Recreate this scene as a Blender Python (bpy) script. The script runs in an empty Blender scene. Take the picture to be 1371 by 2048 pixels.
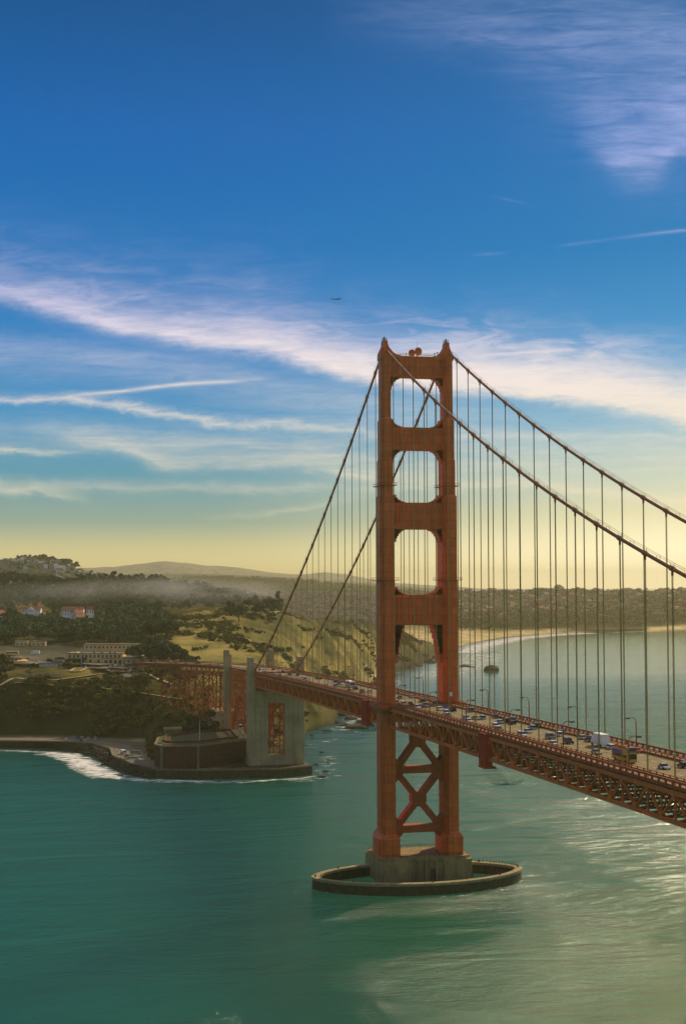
import bpy, bmesh, math, random
import numpy as np
from math import sin, cos, pi, radians, sqrt, atan2
from mathutils import Vector, Matrix
random.seed(7); rng = np.random.default_rng(7)
SC = bpy.context.scene; COL = SC.collection

# ------------------------------------------------------------------ camera
CX, CY, CZ = -166.357, -594.295, 123.851
YAW, PIT, ROLL, F0 = 0.22260, 0.04750, -0.0030, 2905.0
Fv = np.array([sin(YAW)*cos(PIT), cos(YAW)*cos(PIT), sin(PIT)])
Rv = np.array([cos(YAW), -sin(YAW), 0.0]); Uv = np.cross(Rv, Fv)
R2 = cos(ROLL)*Rv + sin(ROLL)*Uv; U2 = -sin(ROLL)*Rv + cos(ROLL)*Uv
Cc = np.array([CX, CY, CZ]); Fh = np.array([sin(YAW), cos(YAW), 0.0])
cam = bpy.data.cameras.new("camera"); co = bpy.data.objects.new("camera", cam); COL.objects.link(co)
M = Matrix(((R2[0], U2[0], -Fv[0], CX), (R2[1], U2[1], -Fv[1], CY), (R2[2], U2[2], -Fv[2], CZ), (0, 0, 0, 1)))
co.matrix_world = M
cam.sensor_fit = 'HORIZONTAL'; cam.sensor_width = 36.0; cam.lens = 36.0*F0/1371.0
cam.clip_start = 1.0; cam.clip_end = 60000.0
SC.camera = co
SC.view_settings.view_transform = 'Standard'; SC.view_settings.look = 'None'
SC.view_settings.gamma = 1.0; SC.view_settings.exposure = 0.18
try:
    SC.cycles.use_denoising = True; SC.cycles.denoiser = 'OPENIMAGEDENOISE'
    SC.cycles.max_bounces = 6; SC.cycles.diffuse_bounces = 2; SC.cycles.glossy_bounces = 3
    SC.cycles.volume_bounces = 0; SC.cycles.transparent_max_bounces = 16
    SC.cycles.volume_step_rate = 2.0
except Exception: pass

# measuring helpers: a photo measurement becomes a real place at a real distance
def ray(x, y): return Fv*F0 + R2*(x-685.5) - U2*(y-1024)
def onZ(x, y, Z=0.0):
    d = ray(x, y); t = (Z-CZ)/d[2]; return Cc + t*d
def onX(x, y, X):
    d = ray(x, y); t = (X-CX)/d[0]; return Cc + t*d
def onY(x, y, Y):
    d = ray(x, y); t = (Y-CY)/d[1]; return Cc + t*d
def atD(x, y, D):
    d = ray(x, y); return Cc + d*(D/d.dot(Fh))
def zof(px, y, D): return atD(px, y, D)[2]
def dof(px, y, z):
    d = ray(px, y); return (z-CZ)/d[2]*d.dot(Fh)
FP = F0/cos(PIT)
def xy(px, D): return Cc[:2] + D*(Fh[:2] + Rv[:2]*(px-685.5)/FP)
def inv(X, Y):
    v = np.array([X-CX, Y-CY]); D = v@Fh[:2]; return 685.5+FP*(v@Rv[:2])/D, D

# ------------------------------------------------------------------ sun and sky
SUN_AZ, SUN_EL = radians(50), radians(33)
sl = bpy.data.lights.new("sun", 'SUN'); sl.energy = 3.6; sl.angle = radians(1.0); sl.color = (1.0, 0.80, 0.52)
so = bpy.data.objects.new("sun", sl); COL.objects.link(so)
sd = Vector((sin(SUN_AZ)*cos(SUN_EL), cos(SUN_AZ)*cos(SUN_EL), sin(SUN_EL)))
so.rotation_euler = sd.to_track_quat('Z', 'Y').to_euler()

W = bpy.data.worlds.new("World"); SC.world = W; W.use_nodes = True
nt = W.node_tree; nt.nodes.clear()
class NG:
    """small builder for maths in a node tree"""
    def __init__(s, t): s.t = t
    def n(s, k, **kw):
        o = s.t.nodes.new(k)
        for a, b in kw.items(): setattr(o, a, b)
        return o
    def put(s, sock, v):
        if isinstance(v, bpy.types.NodeSocket): s.t.links.new(v, sock)
        elif v is not None: sock.default_value = v
    def m(s, op, a, b=None, c=None, clamp=False):
        o = s.n('ShaderNodeMath', operation=op); o.use_clamp = clamp
        s.put(o.inputs[0], a); s.put(o.inputs[1], b)
        if c is not None: s.put(o.inputs[2], c)
        return o.outputs[0]
    def vm(s, op, a, b=None, scale=None):
        o = s.n('ShaderNodeVectorMath', operation=op); s.put(o.inputs[0], a); s.put(o.inputs[1], b)
        if scale is not None: s.put(o.inputs['Scale'], scale)
        return o.outputs['Value'] if op in ('DOT_PRODUCT', 'LENGTH') else o.outputs[0]
    def mix(s, f, a, b, blend='MIX'):
        o = s.n('ShaderNodeMix', data_type='RGBA', blend_type=blend)
        s.put(o.inputs['Factor'], f)
        for k, v in ((6, a), (7, b)):
            s.put(o.inputs[k], (tuple(v)+(1,))[:4] if isinstance(v, (tuple, list)) else v)
        return o.outputs[2]
    def ramp(s, f, stops, interp='LINEAR'):
        o = s.n('ShaderNodeValToRGB'); s.put(o.inputs[0], f); cr = o.color_ramp; cr.interpolation = interp
        while len(cr.elements) < len(stops): cr.elements.new(0.5)
        for e, (p, c) in zip(cr.elements, stops):
            e.position = p; e.color = (tuple(c)+(1,))[:4] if isinstance(c, (tuple, list)) else (c, c, c, 1)
        return o.outputs[0]
    def noise(s, vec, scale, detail=4, rough=0.5, dist=0.0, dim='3D'):
        o = s.n('ShaderNodeTexNoise', noise_dimensions=dim); s.put(o.inputs['Vector'], vec)
        o.inputs['Scale'].default_value = scale; o.inputs['Detail'].default_value = detail
        o.inputs['Roughness'].default_value = rough; o.inputs['Distortion'].default_value = dist
        return o.outputs['Fac']
    def comb(s, x, y, z=0.0):
        o = s.n('ShaderNodeCombineXYZ')
        for i, v in enumerate((x, y, z)): s.put(o.inputs[i], v)
        return o.outputs[0]
    def curve(s, x, pts, vec=False):
        """piecewise curve y(x), both in 0..1"""
        o = s.n('ShaderNodeFloatCurve'); s.put(o.inputs['Value'], x); c = o.mapping.curves[0]
        pts = sorted(pts)
        while len(c.points) < len(pts): c.points.new(0.5, 0.5)
        for p, (a, b) in zip(c.points, pts): p.location = (a, b); p.handle_type = 'VECTOR' if vec else 'AUTO_CLAMPED'
        o.mapping.extend = 'HORIZONTAL'; o.mapping.update(); return o.outputs[0]
g = NG(nt)
tc = g.n('ShaderNodeTexCoord'); dvec = tc.outputs['Generated']
sky = g.n('ShaderNodeTexSky', sky_type='NISHITA'); sky.sun_disc = False
sky.sun_elevation = SUN_EL; sky.sun_rotation = SUN_AZ; sky.altitude = 100; sky.air_density = 1.0; sky.dust_density = 1.5; sky.ozone_density = 3.0
# direction measured about the southward view: u to the west, v upwards (tangents)
df = g.vm('DOT_PRODUCT', dvec, (Fh[0], Fh[1], 0)); dr = g.vm('DOT_PRODUCT', dvec, (Rv[0], Rv[1], 0)); du = g.vm('DOT_PRODUCT', dvec, (0, 0, 1))
dfs = g.m('MAXIMUM', df, 0.15)
S = 1371/FP   # one photo width
u = g.m('MULTIPLY_ADD', g.m('DIVIDE', dr, dfs), 1/S, 0.5)      # 0..1 across
v = g.m('MULTIPLY_ADD', g.m('DIVIDE', du, dfs), 1/S, 0.0)      # 0 = eye level, .85 = top of picture
X = lambda px: px/1371
V = lambda py: (1162-py)/1371
# grade of the clear sky with height
el = g.m('ARCSINE', du)
t = g.m('DIVIDE', el, radians(30), clamp=True)
def lin(r, gg, b): return tuple(((c/255+0.055)/1.055)**2.4 if c > 10 else c/255/12.92 for c in (r, gg, b))
def EL(py): return math.atan((1162-py)/FP)/radians(30)
left = g.ramp(t, [(0, lin(240, 218, 145)), (EL(1100), lin(212, 200, 145)), (EL(1045), lin(148, 166, 148)), (EL(950), lin(88, 150, 172)),
                  (EL(850), lin(52, 142, 192)), (EL(700), lin(20, 126, 196)), (EL(500), lin(0, 112, 186)), (EL(250), lin(0, 98, 178)), (EL(0), lin(0, 82, 148)), (1.0, lin(0, 68, 125))])
right = g.ramp(t, [(0, (1.35, 1.15, .72)), (EL(1100), (1.2, 1.04, .66)), (EL(1030), lin(240, 226, 180)), (EL(950), lin(190, 204, 190)),
                  (EL(850), lin(105, 172, 205)), (EL(700), lin(55, 145, 205)), (EL(500), lin(0, 120, 188)), (EL(250), lin(0, 106, 178)), (EL(0), lin(0, 94, 158)), (1.0, lin(0, 76, 135))])
ang = g.m('ARCTAN2', dr, df)
fr = g.ramp(g.m('MULTIPLY_ADD', ang, 1/1.2, 0.5), [(0.25, 0.0), (0.5-0.09, 0.0), (0.5+0.22, 1.0), (1.0, 1.4)], 'EASE')
grade = g.mix(fr, left, right)
grade = g.vm('MULTIPLY', grade, g.ramp(t, [(0.0, (.95, .95, .95)), (0.35, (.80, .90, .85)), (1.0, (.76, .88, .84))]))
# Nishita carries the brightening toward the sun; the grade carries this photograph's saturated colours
nis = g.vm('SCALE', sky.outputs[0], scale=0.10)
clear = g.mix(0.03, grade, g.vm('MULTIPLY', nis, (0.35, 0.8, 1.1)))
# cirrus: wind-drawn bands as seen in this part of the sky
wv = g.comb(u, v, 0)
w1 = g.m('SUBTRACT', g.noise(g.vm('MULTIPLY', wv, (2.2, 7, 1)), 2.0, 5, 0.55), 0.5)
w2 = g.m('SUBTRACT', g.noise(g.vm('MULTIPLY', wv, (6, 22, 1)), 1.6, 5, 0.6, 0.6), 0.5)
w3 = g.m('SUBTRACT', g.noise(g.vm('MULTIPLY', wv, (20, 34, 1)), 1.6, 6, 0.7, 0.8), 0.5)
vw = g.m('ADD', v, g.m('ADD', g.m('MULTIPLY', w1, 0.035), g.m('ADD', g.m('MULTIPLY', w2, 0.022), g.m('MULTIPLY', w3, 0.016))))
# streak texture along the bands
rot = g.n('ShaderNodeMapping'); g.put(rot.inputs['Vector'], wv); rot.inputs['Rotation'].default_value = (0, 0, radians(13)); rot.inputs['Scale'].default_value = (3.2, 34, 1)
streak = g.ramp(g.noise(rot.outputs[0], 1.5, 7, 0.62, 0.5), [(0.34, 0.25), (0.62, 1.0)])
rot2 = g.n('ShaderNodeMapping'); g.put(rot2.inputs['Vector'], wv); rot2.inputs['Rotation'].default_value = (0, 0, radians(-58)); rot2.inputs['Scale'].default_value = (3, 13, 1)
comb = g.ramp(g.noise(rot2.outputs[0], 3.0, 5, 0.55, 1.2), [(0.42, 0.0), (0.66, 1.0)])
rot3 = g.n('ShaderNodeMapping'); g.put(rot3.inputs['Vector'], wv); rot3.inputs['Rotation'].default_value = (0, 0, radians(-18)); rot3.inputs['Scale'].default_value = (4, 26, 1)
streak3 = g.ramp(g.noise(rot3.outputs[0], 1.7, 6, 0.6, 0.8), [(0.30, 0.15), (0.68, 1.0)])
rot4 = g.n('ShaderNodeMapping'); g.put(rot4.inputs['Vector'], wv); rot4.inputs['Rotation'].default_value = (0, 0, radians(9)); rot4.inputs['Scale'].default_value = (9, 60, 1)
fine = g.ramp(g.noise(rot4.outputs[0], 1.5, 8, 0.7, 0.9), [(0.3, 0.55), (0.6, 1.0)])
masks = []
def band(center, strength, up, dn, tex=None, src=None, power=1.6):
    """center: (x, y) photo points; strength: (x, s) ; up/dn: soft widths in px above and below the line"""
    c = g.curve(u, [(X(a), 0.0+V(b)) for a, b in center])
    s_ = g.m('MAXIMUM', g.m('SUBTRACT', g.curve(u, [(X(a), b+.02) for a, b in strength], True), .02), 0.0)
    d = g.m('SUBTRACT', src if src is not None else vw, c)
    upv = up if isinstance(up, bpy.types.NodeSocket) else up/1371; dnv = dn/1371
    a = g.m('DIVIDE', g.m('MAXIMUM', d, 0.0), upv); b = g.m('DIVIDE', g.m('MAXIMUM', g.m('MULTIPLY', d, -1.0), 0.0), dnv)
    f = g.m('EXPONENT', g.m('MULTIPLY', g.m('POWER', g.m('ADD', a, b), power), -1.0))
    f = g.m('MULTIPLY', f, s_)
    f = g.m('MULTIPLY', f, fine)
    if tex is not None: f = g.m('MULTIPLY', f, tex)
    masks.append(f); return f
A = [(0, 583), (120, 612), (250, 648), (400, 672), (550, 692), (700, 738), (850, 762), (1000, 765), (1200, 792), (1371, 830)]
sa = [(0, .62), (150, .8), (300, .78), (500, .85), (700, .92), (900, .95), (1371, .95)]
band(A, sa, 34, 18)
band([(850, 745), (1000, 748), (1200, 775), (1371, 810)], [(820, 0), (950, .7), (1200, .9), (1371, .9)], 40, 26, g.m('MULTIPLY_ADD', streak3, .4, .6))
upw = g.curve(u, [(0, .035), (X(600), .05), (X(850), .05), (1, .06)])
band(A, [(0, .0), (X(500)*1371, .25), (800, .8), (1371, .9)], upw, 20, power=2.2)
soft = g.m('MULTIPLY_ADD', streak, 0.5, 0.5)
band([(a, b-25) for a, b in A], [(0, .45), (500, .55), (800, .45), (1371, .35)], 85, 25, g.m('MULTIPLY_ADD', comb, 0.6, 0.4), power=1.3)
band([(0, 690), (400, 735), (700, 800), (1371, 850)], [(0, .30), (350, .28), (700, .35), (1371, .15)], 30, 60, soft)
band([(140, 787), (250, 778), (350, 766), (450, 760), (540, 753)], [(135, 0), (170, .5), (300, .75), (450, .6), (545, 0)], 4, 4, src=v)
band([(0, 793), (150, 800), (300, 820), (450, 838), (600, 852), (760, 872)], [(0, .65), (200, .7), (400, .6), (650, .45), (760, .3)], 9, 7)
band([(60, 848), (150, 870), (250, 898), (350, 925), (500, 925), (620, 930), (760, 955), (1000, 960)], [(30, .1), (150, .45), (300, .6), (500, .5), (760, .55), (1000, .2)], 24, 15, soft)
band([(250, 880), (450, 880), (600, 900), (760, 930)], [(200, 0), (350, .4), (600, .45), (760, .4)], 22, 20, streak)
band([(0, 897), (120, 902), (160, 905)], [(0, .55), (100, .45), (170, 0)], 7, 5)
band([(0, 970), (90, 985), (180, 1002)], [(0, .35), (110, .45), (190, 0)], 10, 6, soft)
band([(300, 1045), (540, 1026), (700, 990)], [(380, 0), (540, .3), (700, .25), (760, 0)], 7, 6, streak)
band([(820, 880), (1000, 895), (1371, 905)], [(800, .2), (1000, .4), (1371, .45)], 40, 30, soft)
band([(860, 975), (1050, 968), (1200, 985), (1371, 1003)], [(800, .3), (1000, .5), (1371, .6)], 14, 10)
band([(700, 5), (900, 30), (1100, 55), (1371, 60)], [(640, 0), (800, .2), (1000, .45), (1371, .55)], 80, 50, streak3, power=1.3)
band([(1000, 120), (1150, 165), (1250, 200), (1371, 200)], [(980, 0), (1120, .25), (1250, .45), (1371, .6)], 120, 90, streak3, power=1.2)
band([(1150, 250), (1200, 285), (1250, 320), (1300, 325), (1371, 270)], [(1150, 0), (1200, .35), (1250, .8), (1300, .85), (1371, .7)], 120, 30, g.m('MULTIPLY_ADD', streak3, .75, .25), power=1.7)
band([(950, 504), (1020, 499), (1120, 487), (1260, 468), (1371, 455)], [(940, 0), (980, .12), (1035, .0), (1110, 0), (1150, .1), (1240, .05), (1300, .28), (1371, .32)], 3, 3, src=v)
band([(990, 382), (1030, 393), (1080, 402)], [(985, 0), (1020, .14), (1075, 0)], 2.5, 2.5, src=v)
band([(760, 650), (900, 665), (1100, 690)], [(740, 0), (800, .4), (920, .5), (1100, .5), (1371, .1)], 28, 40, comb, power=2)
band([(950, 708), (1180, 697)], [(940, 0), (1000, .45), (1100, .4), (1190, 0)], 3, 3, src=v)
inv_ = None
for f in masks:
    o = g.m('SUBTRACT', 1.0, f, clamp=True); inv_ = o if inv_ is None else g.m('MULTIPLY', inv_, o)
cov = g.m('SUBTRACT', 1.0, inv_, clamp=True)
cov = g.m('MULTIPLY', cov, 1.0)
front = g.ramp(df, [(0.2, 0.0), (0.6, 1.0)])
# elsewhere in the sky: the same cirrus, by chance
oth = g.ramp(g.noise(g.vm('MULTIPLY', dvec, (3, 3, 12)), 1.4, 6, 0.6, 0.7), [(0.5, 0.0), (0.8, 0.5)])
fill_veil = g.ramp(du, [(sin(radians(30)), 0.0), (sin(radians(44)), 0.35), (1.0, 0.55)])   # unseen bright cirrus added overhead to lift the ambient light
cov = g.m('MAXIMUM', g.m('ADD', g.m('MULTIPLY', cov, front), g.m('MULTIPLY', oth, g.m('SUBTRACT', 1.0, front))), fill_veil)
cc = g.ramp(t, [(0, lin(240, 222, 180)), (EL(950), lin(232, 218, 188)), (EL(820), lin(232, 220, 206)), (EL(720), lin(236, 222, 220)), (EL(600), lin(218, 206, 226)), (EL(300), lin(160, 172, 222)), (0.99, lin(165, 180, 215)), (1.0, lin(232, 222, 212))])
skyc = g.mix(cov, clear, cc)
bg = g.n('ShaderNodeBackground'); g.put(bg.inputs['Color'], skyc); bg.inputs['Strength'].default_value = 1.0
wo = g.n('ShaderNodeOutputWorld'); nt.links.new(bg.outputs[0], wo.inputs['Surface'])

# ------------------------------------------------------------------ object helpers
def props(o, label=None, cat=None, group=None, kind=None):
    if label: o['label'] = label
    if cat: o['category'] = cat
    if group: o['group'] = group
    if kind: o['kind'] = kind
    return o
def empty(name, loc=(0, 0, 0), rz=0.0, label=None, cat=None, group=None):
    o = bpy.data.objects.new(name, None); COL.objects.link(o); o.location = loc; o.rotation_euler = (0, 0, rz)
    o.empty_display_size = 1; return props(o, label, cat, group)
def link_mesh(name, me, mats, parent=None):
    o = bpy.data.objects.new(name, me); COL.objects.link(o)
    for m_ in (mats if isinstance(mats, (list, tuple)) else [mats]):
        if m_ is not None: me.materials.append(m_)
    if parent is not None: o.parent = parent
    return o
def kids(o): return [c for c in bpy.data.objects if c.parent is o]
_tree = {}
def remember(o):
    _tree[o.name] = [(c, kids(c)) for c in kids(o)]; return o
def copy_tree(o, loc, rz=0.0, scale=None, parts=True):
    r = o.copy(); COL.objects.link(r); r.location = loc; r.rotation_euler = (0, 0, rz)
    if scale: r.scale = scale if hasattr(scale, '__len__') else (scale,)*3
    if parts:
        for c, gs in _tree.get(o.name, []):
            d = c.copy(); COL.objects.link(d); d.parent = r
            for q in gs:
                e = q.copy(); COL.objects.link(e); e.parent = d
    return r
class MB:
    def __init__(s): s.v = []; s.f = []; s.mi = []; s.cur = 0
    def add(s, vs, fs):
        b = len(s.v); s.v += [tuple(map(float, p)) for p in vs]; s.f += [tuple(i+b for i in f) for f in fs]; s.mi += [s.cur]*len(fs); return s
    def box(s, x0, x1, y0, y1, z0, z1):
        return s.add([(x0, y0, z0), (x1, y0, z0), (x1, y1, z0), (x0, y1, z0), (x0, y0, z1), (x1, y0, z1), (x1, y1, z1), (x0, y1, z1)],
                     [(0, 3, 2, 1), (4, 5, 6, 7), (0, 1, 5, 4), (1, 2, 6, 5), (2, 3, 7, 6), (3, 0, 4, 7)])
    def frus(s, x0, x1, y0, y1, z0, X0, X1, Y0, Y1, z1):
        return s.add([(x0, y0, z0), (x1, y0, z0), (x1, y1, z0), (x0, y1, z0), (X0, Y0, z1), (X1, Y0, z1), (X1, Y1, z1), (X0, Y1, z1)],
                     [(0, 3, 2, 1), (4, 5, 6, 7), (0, 1, 5, 4), (1, 2, 6, 5), (2, 3, 7, 6), (3, 0, 4, 7)])
    def beam(s, p, q, w, h=None, up=(0, 0, 1)):
        h = h or w; p = np.array(p, float); q = np.array(q, float); d = q-p; L = np.linalg.norm(d)
        if L < 1e-6: return s
        d /= L; up = np.array(up, float)
        if abs(d@up) > 0.97: up = np.array((0., 1., 0.))
        a = np.cross(d, up); a /= np.linalg.norm(a); b = np.cross(a, d)
        vs = [P + a*i*w/2 + b*j*h/2 for P in (p, q) for i, j in ((-1, -1), (1, -1), (1, 1), (-1, 1))]
        return s.add(vs, [(0, 1, 2, 3), (7, 6, 5, 4), (0, 4, 5, 1), (1, 5, 6, 2), (2, 6, 7, 3), (3, 7, 4, 0)])
    def tube(s, pts, r, n=8, cap=True):
        pts = [np.array(p, float) for p in pts]; b = len(s.v); rs = r if hasattr(r, '__len__') else [r]*len(pts)
        for i, P in enumerate(pts):
            d = pts[min(i+1, len(pts)-1)]-pts[max(i-1, 0)]; d /= np.linalg.norm(d)
            up = np.array((0, 0, 1.)) if abs(d[2]) < .95 else np.array((1., 0, 0))
            a = np.cross(d, up); a /= np.linalg.norm(a); c = np.cross(a, d)
            for k in range(n):
                t_ = 2*pi*k/n; s.v.append(tuple(P + rs[i]*(cos(t_)*a+sin(t_)*c)))
        for i in range(len(pts)-1):
            for k in range(n):
                s.f.append((b+i*n+k, b+i*n+(k+1) % n, b+(i+1)*n+(k+1) % n, b+(i+1)*n+k)); s.mi.append(s.cur)
        if cap:
            s.f.append(tuple(b+k for k in range(n))[::-1]); s.f.append(tuple(b+(len(pts)-1)*n+k for k in range(n))); s.mi += [s.cur]*2
        return s
    def prism(s, poly, z0, z1, axis='z'):
        """extrude a polygon; axis 'z': poly (x,y); 'y': poly (x,z) from y=z0 to z1; 'x': poly (y,z)"""
        n = len(poly)
        mk = {'z': lambda p, t_: (p[0], p[1], t_), 'y': lambda p, t_: (p[0], t_, p[1]), 'x': lambda p, t_: (t_, p[0], p[1])}[axis]
        vs = [mk(p, z0) for p in poly]+[mk(p, z1) for p in poly]
        return s.add(vs, [tuple(range(n))[::-1], tuple(range(n, 2*n))]+[(i, (i+1) % n, n+(i+1) % n, n+i) for i in range(n)])
    def build(s, name, mats, parent=None, smooth=False, fix=True):
        me = bpy.data.meshes.new(name); me.from_pydata(s.v, [], s.f)
        if any(s.mi): me.polygons.foreach_set('material_index', s.mi)
        if fix:
            bm = bmesh.new(); bm.from_mesh(me); bmesh.ops.recalc_face_normals(bm, faces=bm.faces); bm.to_mesh(me); bm.free()
        if smooth: me.polygons.foreach_set('use_smooth', [True]*len(me.polygons))
        me.update(); return link_mesh(name, me, mats, parent)
def quads_mesh(name, V4, mats, parent=None, n=4, smooth=False):
    """V4: (N, n, 3) array of separate polygons"""
    N = len(V4); me = bpy.data.meshes.new(name); me.vertices.add(N*n); me.vertices.foreach_set('co', V4.reshape(-1).astype(np.float32))
    me.loops.add(N*n); me.loops.foreach_set('vertex_index', np.arange(N*n, dtype=np.int32))
    me.polygons.add(N); me.polygons.foreach_set('loop_start', np.arange(0, N*n, n, dtype=np.int32))
    me.update(calc_edges=True); me.validate(); return link_mesh(name, me, mats, parent)
def grid_mesh(name, P, mats, parent=None, smooth=True, colors=None):
    """P: (rows, cols, 3)"""
    r, c = P.shape[:2]; me = bpy.data.meshes.new(name)
    i = np.arange(r*c).reshape(r, c); q = np.stack([i[:-1, :-1], i[:-1, 1:], i[1:, 1:], i[1:, :-1]], -1).reshape(-1, 4)
    me.vertices.add(r*c); me.vertices.foreach_set('co', P.reshape(-1).astype(np.float32))
    me.loops.add(len(q)*4); me.loops.foreach_set('vertex_index', q.reshape(-1).astype(np.int32))
    me.polygons.add(len(q)); me.polygons.foreach_set('loop_start', np.arange(0, len(q)*4, 4, dtype=np.int32))
    if smooth: me.polygons.foreach_set('use_smooth', np.ones(len(q), bool))
    me.update(calc_edges=True)
    if colors is not None:
        a = me.color_attributes.new('cover', 'FLOAT_COLOR', 'POINT'); a.data.foreach_set('color', np.concatenate([colors.reshape(-1, 3), np.ones((r*c, 1))], 1).reshape(-1).astype(np.float32))
    return link_mesh(name, me, mats, parent)
def _h(i, j, s):
    n = (i*374761393 + j*668265263 + s*1442695041) & 0x7fffffff; n = ((n ^ (n >> 13))*1274126177) & 0x7fffffff
    return ((n ^ (n >> 16)) & 0xffff)/65535.0
def vnoise(x, y, s=0):
    xi = np.floor(x).astype(np.int64); yi = np.floor(y).astype(np.int64); fx = x-xi; fy = y-yi; fx = fx*fx*(3-2*fx); fy = fy*fy*(3-2*fy)
    return (_h(xi, yi, s)*(1-fx)+_h(xi+1, yi, s)*fx)*(1-fy)+(_h(xi, yi+1, s)*(1-fx)+_h(xi+1, yi+1, s)*fx)*fy
def fbm(x, y, o=4, s=0, ridge=False):
    t_ = 0; a = .5
    for k in range(o):
        n = vnoise(x*2**k, y*2**k, s+k); n = 1-abs(2*n-1) if ridge else n; t_ = t_+a*n; a *= .5
    return t_/(1-.5**o)

# ------------------------------------------------------------------ materials
def mat(name, col, rough=0.6, metal=0.0, var=0.25, scale=0.4, detail=4, bump=0.0, bscale=3.0, spec=0.3, streak=0.0, col2=None, dirt=None):
    m_ = bpy.data.materials.new(name); m_.use_nodes = True; t_ = m_.node_tree; q = NG(t_)
    b = t_.nodes['Principled BSDF']; c = q.n('ShaderNodeTexCoord').outputs['Object']
    geo = q.n('ShaderNodeNewGeometry').outputs['Position']
    n1 = q.noise(geo, scale, detail, 0.6)
    base = q.mix(q.ramp(n1, [(0.3, 0.0), (0.7, 1.0)]), tuple(k*(1-var) for k in col), tuple(min(1, k*(1+var)) for k in (col2 or col)))
    if streak:
        n2 = q.noise(q.vm('MULTIPLY', geo, (1, 1, 0.05)), scale*4, 4, 0.6)
        base = q.mix(q.ramp(n2, [(0.45, 0.0), (0.75, streak)]), base, dirt or tuple(k*0.45 for k in col))
    q.put(b.inputs['Base Color'], base); b.inputs['Roughness'].default_value = rough; b.inputs['Metallic'].default_value = metal
    b.inputs['Specular IOR Level'].default_value = spec
    if bump:
        bn = q.n('ShaderNodeBump'); bn.inputs['Strength'].default_value = bump; bn.inputs['Distance'].default_value = 0.3
        q.put(bn.inputs['Height'], q.noise(geo, bscale, 5, 0.6)); t_.links.new(bn.outputs[0], b.inputs['Normal'])
    return m_
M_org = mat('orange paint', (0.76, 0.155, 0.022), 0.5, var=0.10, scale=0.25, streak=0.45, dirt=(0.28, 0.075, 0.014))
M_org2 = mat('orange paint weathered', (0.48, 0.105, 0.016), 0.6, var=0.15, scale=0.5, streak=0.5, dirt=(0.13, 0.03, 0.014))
M_red = mat('red tarpaulin', (0.48, 0.055, 0.02), 0.8, var=0.1, scale=0.8)
M_cable = mat('cable paint', (0.34, 0.11, 0.03), 0.55, var=0.1)
M_rope = mat('suspender paint', (0.36, 0.24, 0.06), 0.6, var=0.1)
M_rail = mat('rail paint', (0.36, 0.075, 0.014), 0.6, var=0.15)
M_asph = mat('bridge asphalt', (0.20, 0.145, 0.05), 0.85, var=0.12, scale=0.15)
M_road = mat('road asphalt', (0.17, 0.14, 0.09), 0.9, var=0.15, scale=0.08)
M_line = mat('road paint', (0.75, 0.70, 0.5), 0.7, var=0.05)
M_conc = mat('concrete', (0.48, 0.35, 0.165), 0.85, var=0.2, scale=0.12, streak=0.6, dirt=(0.20, 0.155, 0.07), bump=0.2)
M_pier = mat('pier concrete', (0.33, 0.23, 0.085), 0.85, var=0.25, scale=0.15, streak=0.7, dirt=(0.05, 0.05, 0.022), bump=0.3)
M_weed = mat('wet weedy concrete', (0.075, 0.062, 0.018), 0.7, var=0.4, scale=0.5, bump=0.4, streak=.8, dirt=(0.02, 0.026, 0.008))
M_sill = mat('fender coping', (0.34, 0.27, 0.12), 0.85, var=0.35, scale=0.6, streak=.5, dirt=(.12, .11, .05))
M_brick = mat('fort brick', (0.12, 0.045, 0.018), 0.9, var=0.3, scale=0.5, streak=0.4, dirt=(0.07, 0.03, 0.015), bump=0.2)
M_turf = mat('roof turf', (0.075, 0.07, 0.015), 0.95, var=0.3, scale=0.2)
M_stone = mat('seawall stone', (0.20, 0.155, 0.07), 0.9, var=0.25, scale=0.3, bump=0.2)
M_rock = mat('wet rock', (0.05, 0.042, 0.02), 0.9, var=0.4, scale=0.3, bump=0.6, bscale=0.8)
M_tan = mat('tan stucco', (0.74, 0.50, 0.20), 0.85, var=0.12, scale=0.2)
M_wht = mat('white paint', (0.80, 0.76, 0.66), 0.7, var=0.06)
M_redroof = mat('red roof tiles', (0.30, 0.11, 0.055), 0.85, var=0.2, scale=0.5)
M_roof = mat('grey roof', (0.20, 0.16, 0.11), 0.9, var=0.2)
M_glass = mat('dark window glass', (0.03, 0.03, 0.028), 0.35, var=0.1, spec=0.3)
M_dark = mat('dark steel', (0.045, 0.035, 0.025), 0.6, var=0.2)
M_tyre = mat('tyre rubber', (0.015, 0.015, 0.015), 0.8, var=0.1)
M_path = mat('sandy path', (0.50, 0.38, 0.18), 0.95, var=0.15, scale=0.3)
M_trunk = mat('bark', (0.06, 0.045, 0.025), 0.95, var=0.3, scale=1.0)
M_leaf = mat('cypress foliage', (0.028, 0.045, 0.012), 0.8, var=0.45, scale=0.35, col2=(0.055, 0.075, 0.02), spec=0.15)
M_forest = mat('forest foliage', (0.032, 0.072, 0.028), 0.85, var=0.5, scale=0.03, detail=6, col2=(0.075, 0.12, 0.034), spec=0.1)
M_bush = mat('coastal scrub', (0.042, 0.052, 0.006), 0.9, var=0.5, scale=0.04, detail=6, col2=(0.11, 0.105, 0.012), spec=0.1)
M_yel = mat('yellow paint', (0.65, 0.42, 0.04), 0.5, var=0.05)
M_skin = mat('skin', (0.35, 0.2, 0.13), 0.6)
M_cloth = mat('dark clothes', (0.03, 0.03, 0.04), 0.9)
M_green = mat('teal netting', (0.05, 0.20, 0.14), 0.8)
M_garden = mat('garden foliage', (0.07, 0.075, 0.02), 0.9, var=0.5, scale=0.02, detail=6, col2=(0.13, 0.12, 0.03), spec=0.1)
def carpaint(n, c): return mat('car paint '+n, c, 0.25, var=0.03, spec=0.6)
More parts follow.
